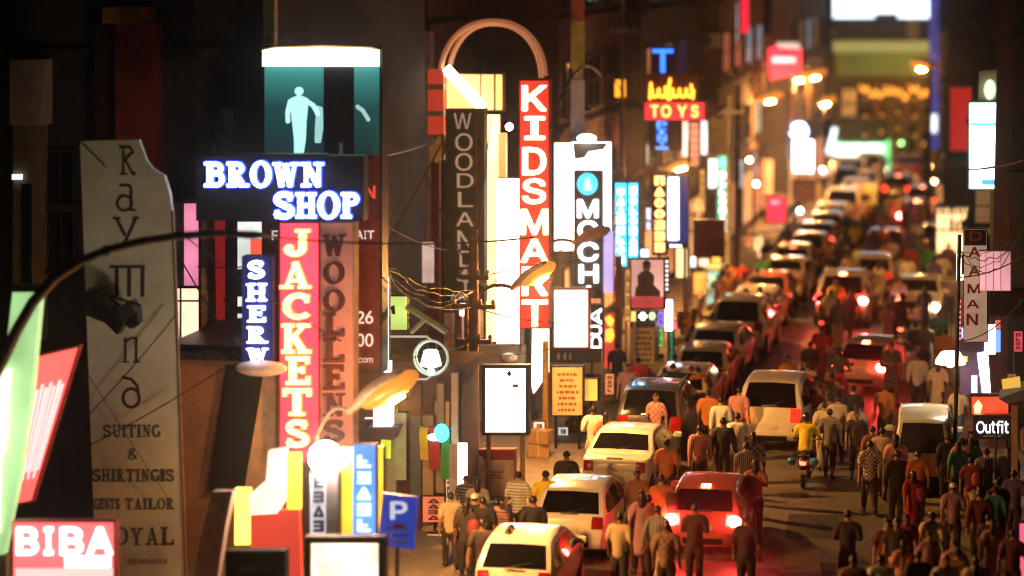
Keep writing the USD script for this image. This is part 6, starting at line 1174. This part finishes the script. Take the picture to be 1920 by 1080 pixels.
rider(1545, 580, 85., 'dark', (.05, .02, .02), 'rider in dark clothes close behind the silver estate car', 'dark scooter close behind the silver estate car', 0, lit=3.)
rider(1572, 735, 72.0, 'dark', (.04, .04, .04), 'rider in dark clothes in the shade left of the red lit pale car', 'dark scooter in the shade left of the red lit pale car', 0, lit=2.)
for i, (px, Y_) in enumerate(((1322, 84), (1338, 87.), (1352, 90.), (1366, 93.))):
    scooter(max(X(px, Y_), -14.0), Y_, ((.05, .05, .06), (.25, .03, .03), (.3, .3, .3), (.04, .06, .2))[i], ('black', 'red', 'silver', 'navy')[i] + ' motor scooter parked on the left pavement near the turquoise kiosk', rng.uniform(60, 80), lit=0)

# ------------------------------------------------------------------ small shop clutter on the left
q_ = random.Random(9)
CL = [((690, 838, 706, 905), 54.2, (1., .3, .1), .7, 'small orange lit strip'), ((836, 880, 846, 990), 54.2, (.9, .85, .7), .5, 'thin cream lit strip'), ((700, 905, 716, 1000), 54.2, (.2, .5, .2), .35, 'dim green panel'), ((792, 930, 834, 980), 54.1, (1., .25, .12), .5, 'dim red notice'), ((800, 1000, 840, 1050), 53.9, (1., .6, .3), .4, 'dim amber notice'), ((880, 590, 896, 640), 69, (1., .4, .3), .7, 'peach lit panel'), ((846, 690, 868, 716), 66, (.5, .45, .4), .5, 'grey lit panel'),
      ((876, 834, 892, 900), 60, (1., .75, .4), .5, 'amber lit panel'), ((1000, 790, 1022, 850), 64.6, (1., .8, .6), .9, 'cream lit panel'), ((1046, 800, 1066, 850), 66, (.9, .95, .8), .8, 'pale green white lit panel'), ((1134, 700, 1152, 740), 70, (1., .35, .15), .8, 'orange lit panel'), ((1148, 520, 1164, 560), 76, (1., .1, .08), 1.1, 'red lit panel'), ((1200, 466, 1218, 484), 78, (.9, .9, 1.), 1.8, 'white lit panel'), ((1232, 584, 1246, 612), 75, (.3, .2, 1.), 1.2, 'violet lit panel'), ((1232, 616, 1244, 650), 76, (.3, 1., .2), .7, 'green lit panel'),
      ((1252, 620, 1262, 680), 77, (.1, .6, .35), .6, 'dark green lit panel'), ((1262, 600, 1272, 618), 78, (1., .2, .2), 1.4, 'bright red lit panel'), ((1294, 480, 1306, 502), 88, (1., .9, .9), 2., 'white lit panel'), ((1310, 484, 1330, 500), 92, (1., .75, .6), 1.5, 'peach white lit panel'), ((1334, 478, 1352, 500), 94, (1., .6, .1), 1.2, 'amber yellow lit panel'), ((1398, 436, 1412, 462), 104, (1., .3, .1), 1.4, 'orange red lit panel'), ((1414, 440, 1430, 470), 104, (1., .7, .3), 2., 'yellow cream lit panel'), ((1420, 470, 1434, 484), 104, (1., .6, .25), 1.6, 'amber cream lit panel'),
      ((1386, 300, 1394, 352), 108, (.7, .8, .8), 1., 'pale grey tube panel'), ((1412, 286, 1420, 340), 114, (1., .55, .5), 1., 'pink tube panel'), ((1312, 318, 1322, 380), 96, (1., .55, .12), .7, 'amber tube panel'), ((1300, 378, 1322, 398), 96, (1., .6, .2), .8, 'small amber board'), ((1172, 505, 1182, 600), 77, (1., .45, .1), 1.0, 'orange strip panel'), ((1108, 590, 1112, 600), 72, (1., .9, .9), 2., 'tiny white panel'), ((1900, 620, 1918, 660), 64, (.9, .1, .15), .6, 'dim red panel'), ((1888, 700, 1906, 740), 62, (.5, .2, .1), .5, 'dim brown red panel'), ((1900, 380, 1920, 440), 68, (.9, .1, .25), .5, 'dim pink red panel')]
for r, Y_, c, st, lab in CL:
    mid = 'beside the ring lantern and blue parking sign' if r[0] < 870 else 'near the framed white lightbox' if r[0] < 1070 else 'around the framed poster of a person' if r[0] < 1290 else 'along the far left shops' if r[0] < 1500 else 'on the right shop wall'
    T = sign('shop_sign', f'{lab} {mid}', 'sign', r, Y_, unevenlit(c, st, 2.), DARK, .1, border=1.2)
    if r[3] - r[1] > 24: marks(T, col(r[0] + (r[2] - r[0]) * .25, r[1] + 4, r[0] + (r[2] - r[0]) * .75, r[3] - 4, 4), Y_ - .022, mat((.12, .05, .04), .6), .006, int(r[0]))
    if Z(r[3], Y_) > .6: gpost(T, r[0] + 2, r[3], Y_, .025, DARK, .08)
def garments(px, py, Y_, n, label):
    o = at(px, py, Y_); T = Thing('clothes_rail', label, 'clothes rail', (o[0], Y_, o[2]))
    T.add('rail', tube([(-.1, 0, 0), (n * .22, 0, 0)], .015, 6), STEEL); T.add('bracket', tube([(0, 0, 0), (0, .5, .1)], .015, 5), STEEL)
    for i in range(n):
        w, hgt = .09 + .03 * (i % 2), .7 + .2 * ((i * 7) % 3); pts = np.array([[-w, 0], [-w * 1.3, -.12], [-w, -hgt], [w, -hgt], [w * 1.3, -.12], [w, 0]])
        g = trimesh.creation.extrude_polygon(Polygon(pts), .05, engine='earcut'); g.apply_transform(trimesh.transformations.rotation_matrix(math.pi / 2, [1, 0, 0])); g.apply_translation([i * .22 + .05, .02, -.01]); T.add('garment', g, mat(list(C_.values())[(i * 5 + n) % len(C_)], .85))
garments(792, 800, 54.1, 3, 'clothes rail with three garments hanging by the brown ground floor shop'); garments(902, 790, 66., 6, 'long clothes rail behind the framed white lightbox'); garments(1060, 700, 74., 5, 'clothes rail of five garments behind the paper notice board'); garments(680, 900, 54.2, 2, 'short clothes rail right of the yellow edged blue sign')
for i, (px, Y_, n) in enumerate(((880, 57.4, 3), (1010, 63.0, 2), (1080, 66.5, 3), (1150, 71.5, 2))):
    for k in range(n):
        g = gnd(px, Y_); T = Thing('carton', ('lowest', 'second', 'third')[k] + ' brown carton of the pile ' + ('by the wooden pole', 'near the yellow lit post', 'behind the paper notice board', 'left of the navy plinth')[i], 'box', (g[0] + .05 * (k % 2), Y_, .12 + k * .34), q_.uniform(-12, 12))
        T.add('body', bx(-.26, .26, -.2, .2, .002, .335, .015), mat((.30, .19, .10), .85)); T.add('tape', bx(-.03, .03, -.203, .203, .02, .338), mat((.4, .3, .18), .4)); T.add('flap', bx(-.25, .25, -.19, -.01, .336, .339), mat((.27, .17, .09), .85))
# air conditioners and cable bundles
for i, (px, py, Y_, lab) in enumerate(((655, 250, 72.6, 'air conditioner on the brown building right of the teal poster'), (745, 440, 72.6, 'air conditioner on the brown building below the dark window'), (1085, 140, 89.6, 'air conditioner high on the dark building behind the red sign'), (1330, 90, 105.9, 'air conditioner on the brown wall above the toy sign'), (1420, 130, 122., 'air conditioner on the grey brown building'))):
    o = at(px, py, Y_); T = Thing('air_conditioner', lab, 'air conditioner', o); T.add('case', bx(-.42, .42, -.3, .3, 0, .6, .03), mat((.5, .48, .44), .6)); T.add('grille', trimesh.creation.cylinder(.22, .02, sections=20).apply_transform(trimesh.transformations.rotation_matrix(math.pi / 2, [1, 0, 0])).apply_translation([-.1, -.31, .3]), BLACK); T.add('pipe', tube([(.38, .1, .1), (.46, .1, -.3), (.46, .2, -1.2)], .03, 6), DARK)
for (p0, p1, Y0, Y1, lab) in (((888, 530), (1160, 420), 58.5, 73.6, 'tangled cable bundle from the wooden pole to the thin steel pole'), ((888, 545), (700, 480), 58.5, 52.1, 'tangled cable bundle from the wooden pole to the hoarding'), ((1160, 420), (1368, 330), 73.6, 93, 'tangled cable bundle over the left shops'), ((1800, 470), (1920, 430), 61, 52, 'tangled cable bundle at the right edge')):
    a, b = at(*p0, Y0), at(*p1, Y1); T = Thing('cable_bundle', lab, 'cables', a)
    for k in range(4):
        pp = arcpts(a, b, .25 + .14 * k, 16); pp[1:-1] += np.array([[q_.uniform(-.05, .05) for _ in range(3)] for _ in range(14)]); T.add('strand', tube(pp - a, .008 + .003 * (k % 2), 5), BLACK)
# road patches and covers
for i, (x, y_, w, l, rz) in enumerate(((-5.2, 57, 1.1, 2.4, 4), (-7.9, 63, .8, 1.8, -6), (-4.6, 66, 1.4, 1.2, 0), (-6., 82, 1.2, 3., 3), (-4.2, 53, .9, 1.3, 8), (-5.8, 96, 1.5, 2.5, 0))):
    p = bx(-w / 2, w / 2, -l / 2, l / 2, .0, .004 + .001 * i); p.apply_transform(trimesh.transformations.rotation_matrix(math.radians(rz), [0, 0, 1])); p.apply_translation([x, y_, 0]); struct('road_patch', p, mat((.03, .028, .026), .7, vary=.4, scale=4., bump=.4))
for x, y_ in ((-5.9, 60.2), (-5.4, 78.)):
    struct('manhole_cover', trimesh.creation.cylinder(.33, .02, sections=24).apply_translation([x, y_, .002]), mat((.07, .065, .06), .35, .8, bump=.5, scale=20))

# ------------------------------------------------------------------ small far lights
q_ = random.Random(3)
for i, (px, py, Y_, c, st, lab) in enumerate(((1352, 268, 100, (1., .8, .5), 30, 'small warm globe light beside the green edged sign'), (1405, 300, 112, (1., .75, .4), 30, 'small warm globe light on the brown building, upper'), (1418, 345, 112, (.9, .95, 1.), 25, 'small white globe light on the brown building, lower'), (1708, 300, 146, (1., .5, .12), 40, 'small amber globe light at the far crossing'), (1742, 312, 138, (1., .5, .12), 40, 'amber globe light on the right far wall, nearest'), (1752, 340, 130, (1., .4, .2), 30, 'orange red globe light on the right far wall'), (1676, 320, 149, (1., .85, .5), 30, 'pale yellow globe light right of the far white shop'), (1540, 318, 140, (1., 1., .9), 30, 'white globe light at the left of the far white shop'), (1536, 300, 141, (1., .6, .2), 30, 'amber globe light left of the slanting tube'), (1500, 395, 124, (1., .9, .7), 25, 'cream globe light above the far end of the parked row'), (1468, 404, 118, (.7, .85, 1.), 25, 'bluish globe light on the far left pavement'), (955, 238, 70, (.7, .65, 1.), 25, 'violet white globe light between the amber strip and the red sign'), (1812, 520, 62.6, (1., .7, .4), 20, 'warm globe light beside the beige vertical board'), (1690, 268, 150, (.3, 1., .25), 8, 'small green globe light on the far building'), (1604, 300, 150.6, (1., .95, .8), 30, 'bright globe light in the far white shop front'))):
    p = at(px, py, Y_); T = Thing('globe_light', lab, 'lamp', p); T.add('globe', ico((0, 0, 0), .10, 2), emi(c, st), smooth=True); T.add('bracket', tube([(0, 0, .08), (0, .1, .25), (0, .6, .3)], .02, 5), DARK)


# ------------------------------------------------------------------ added thin haze whose forward scattering gives the lights their bloom
HZ = usdkit.material(stage, '/World/Looks/bloom_haze_air', {'v': ('principled_volume', {'color': (.96, .95, .94), 'density': .00045, 'anisotropy': .975})}, volume='v.volume')
hz = usdkit.mesh(stage, '/World/haze', bx(-70, 45, -8, 215, -1.5, 24), HZ).GetPrim(); hz.SetCustomDataByKey('kind', 'stuff'); hz.SetCustomDataByKey('label', 'thin added haze filling the street so the lights bloom'); hz.SetCustomDataByKey('category', 'haze')
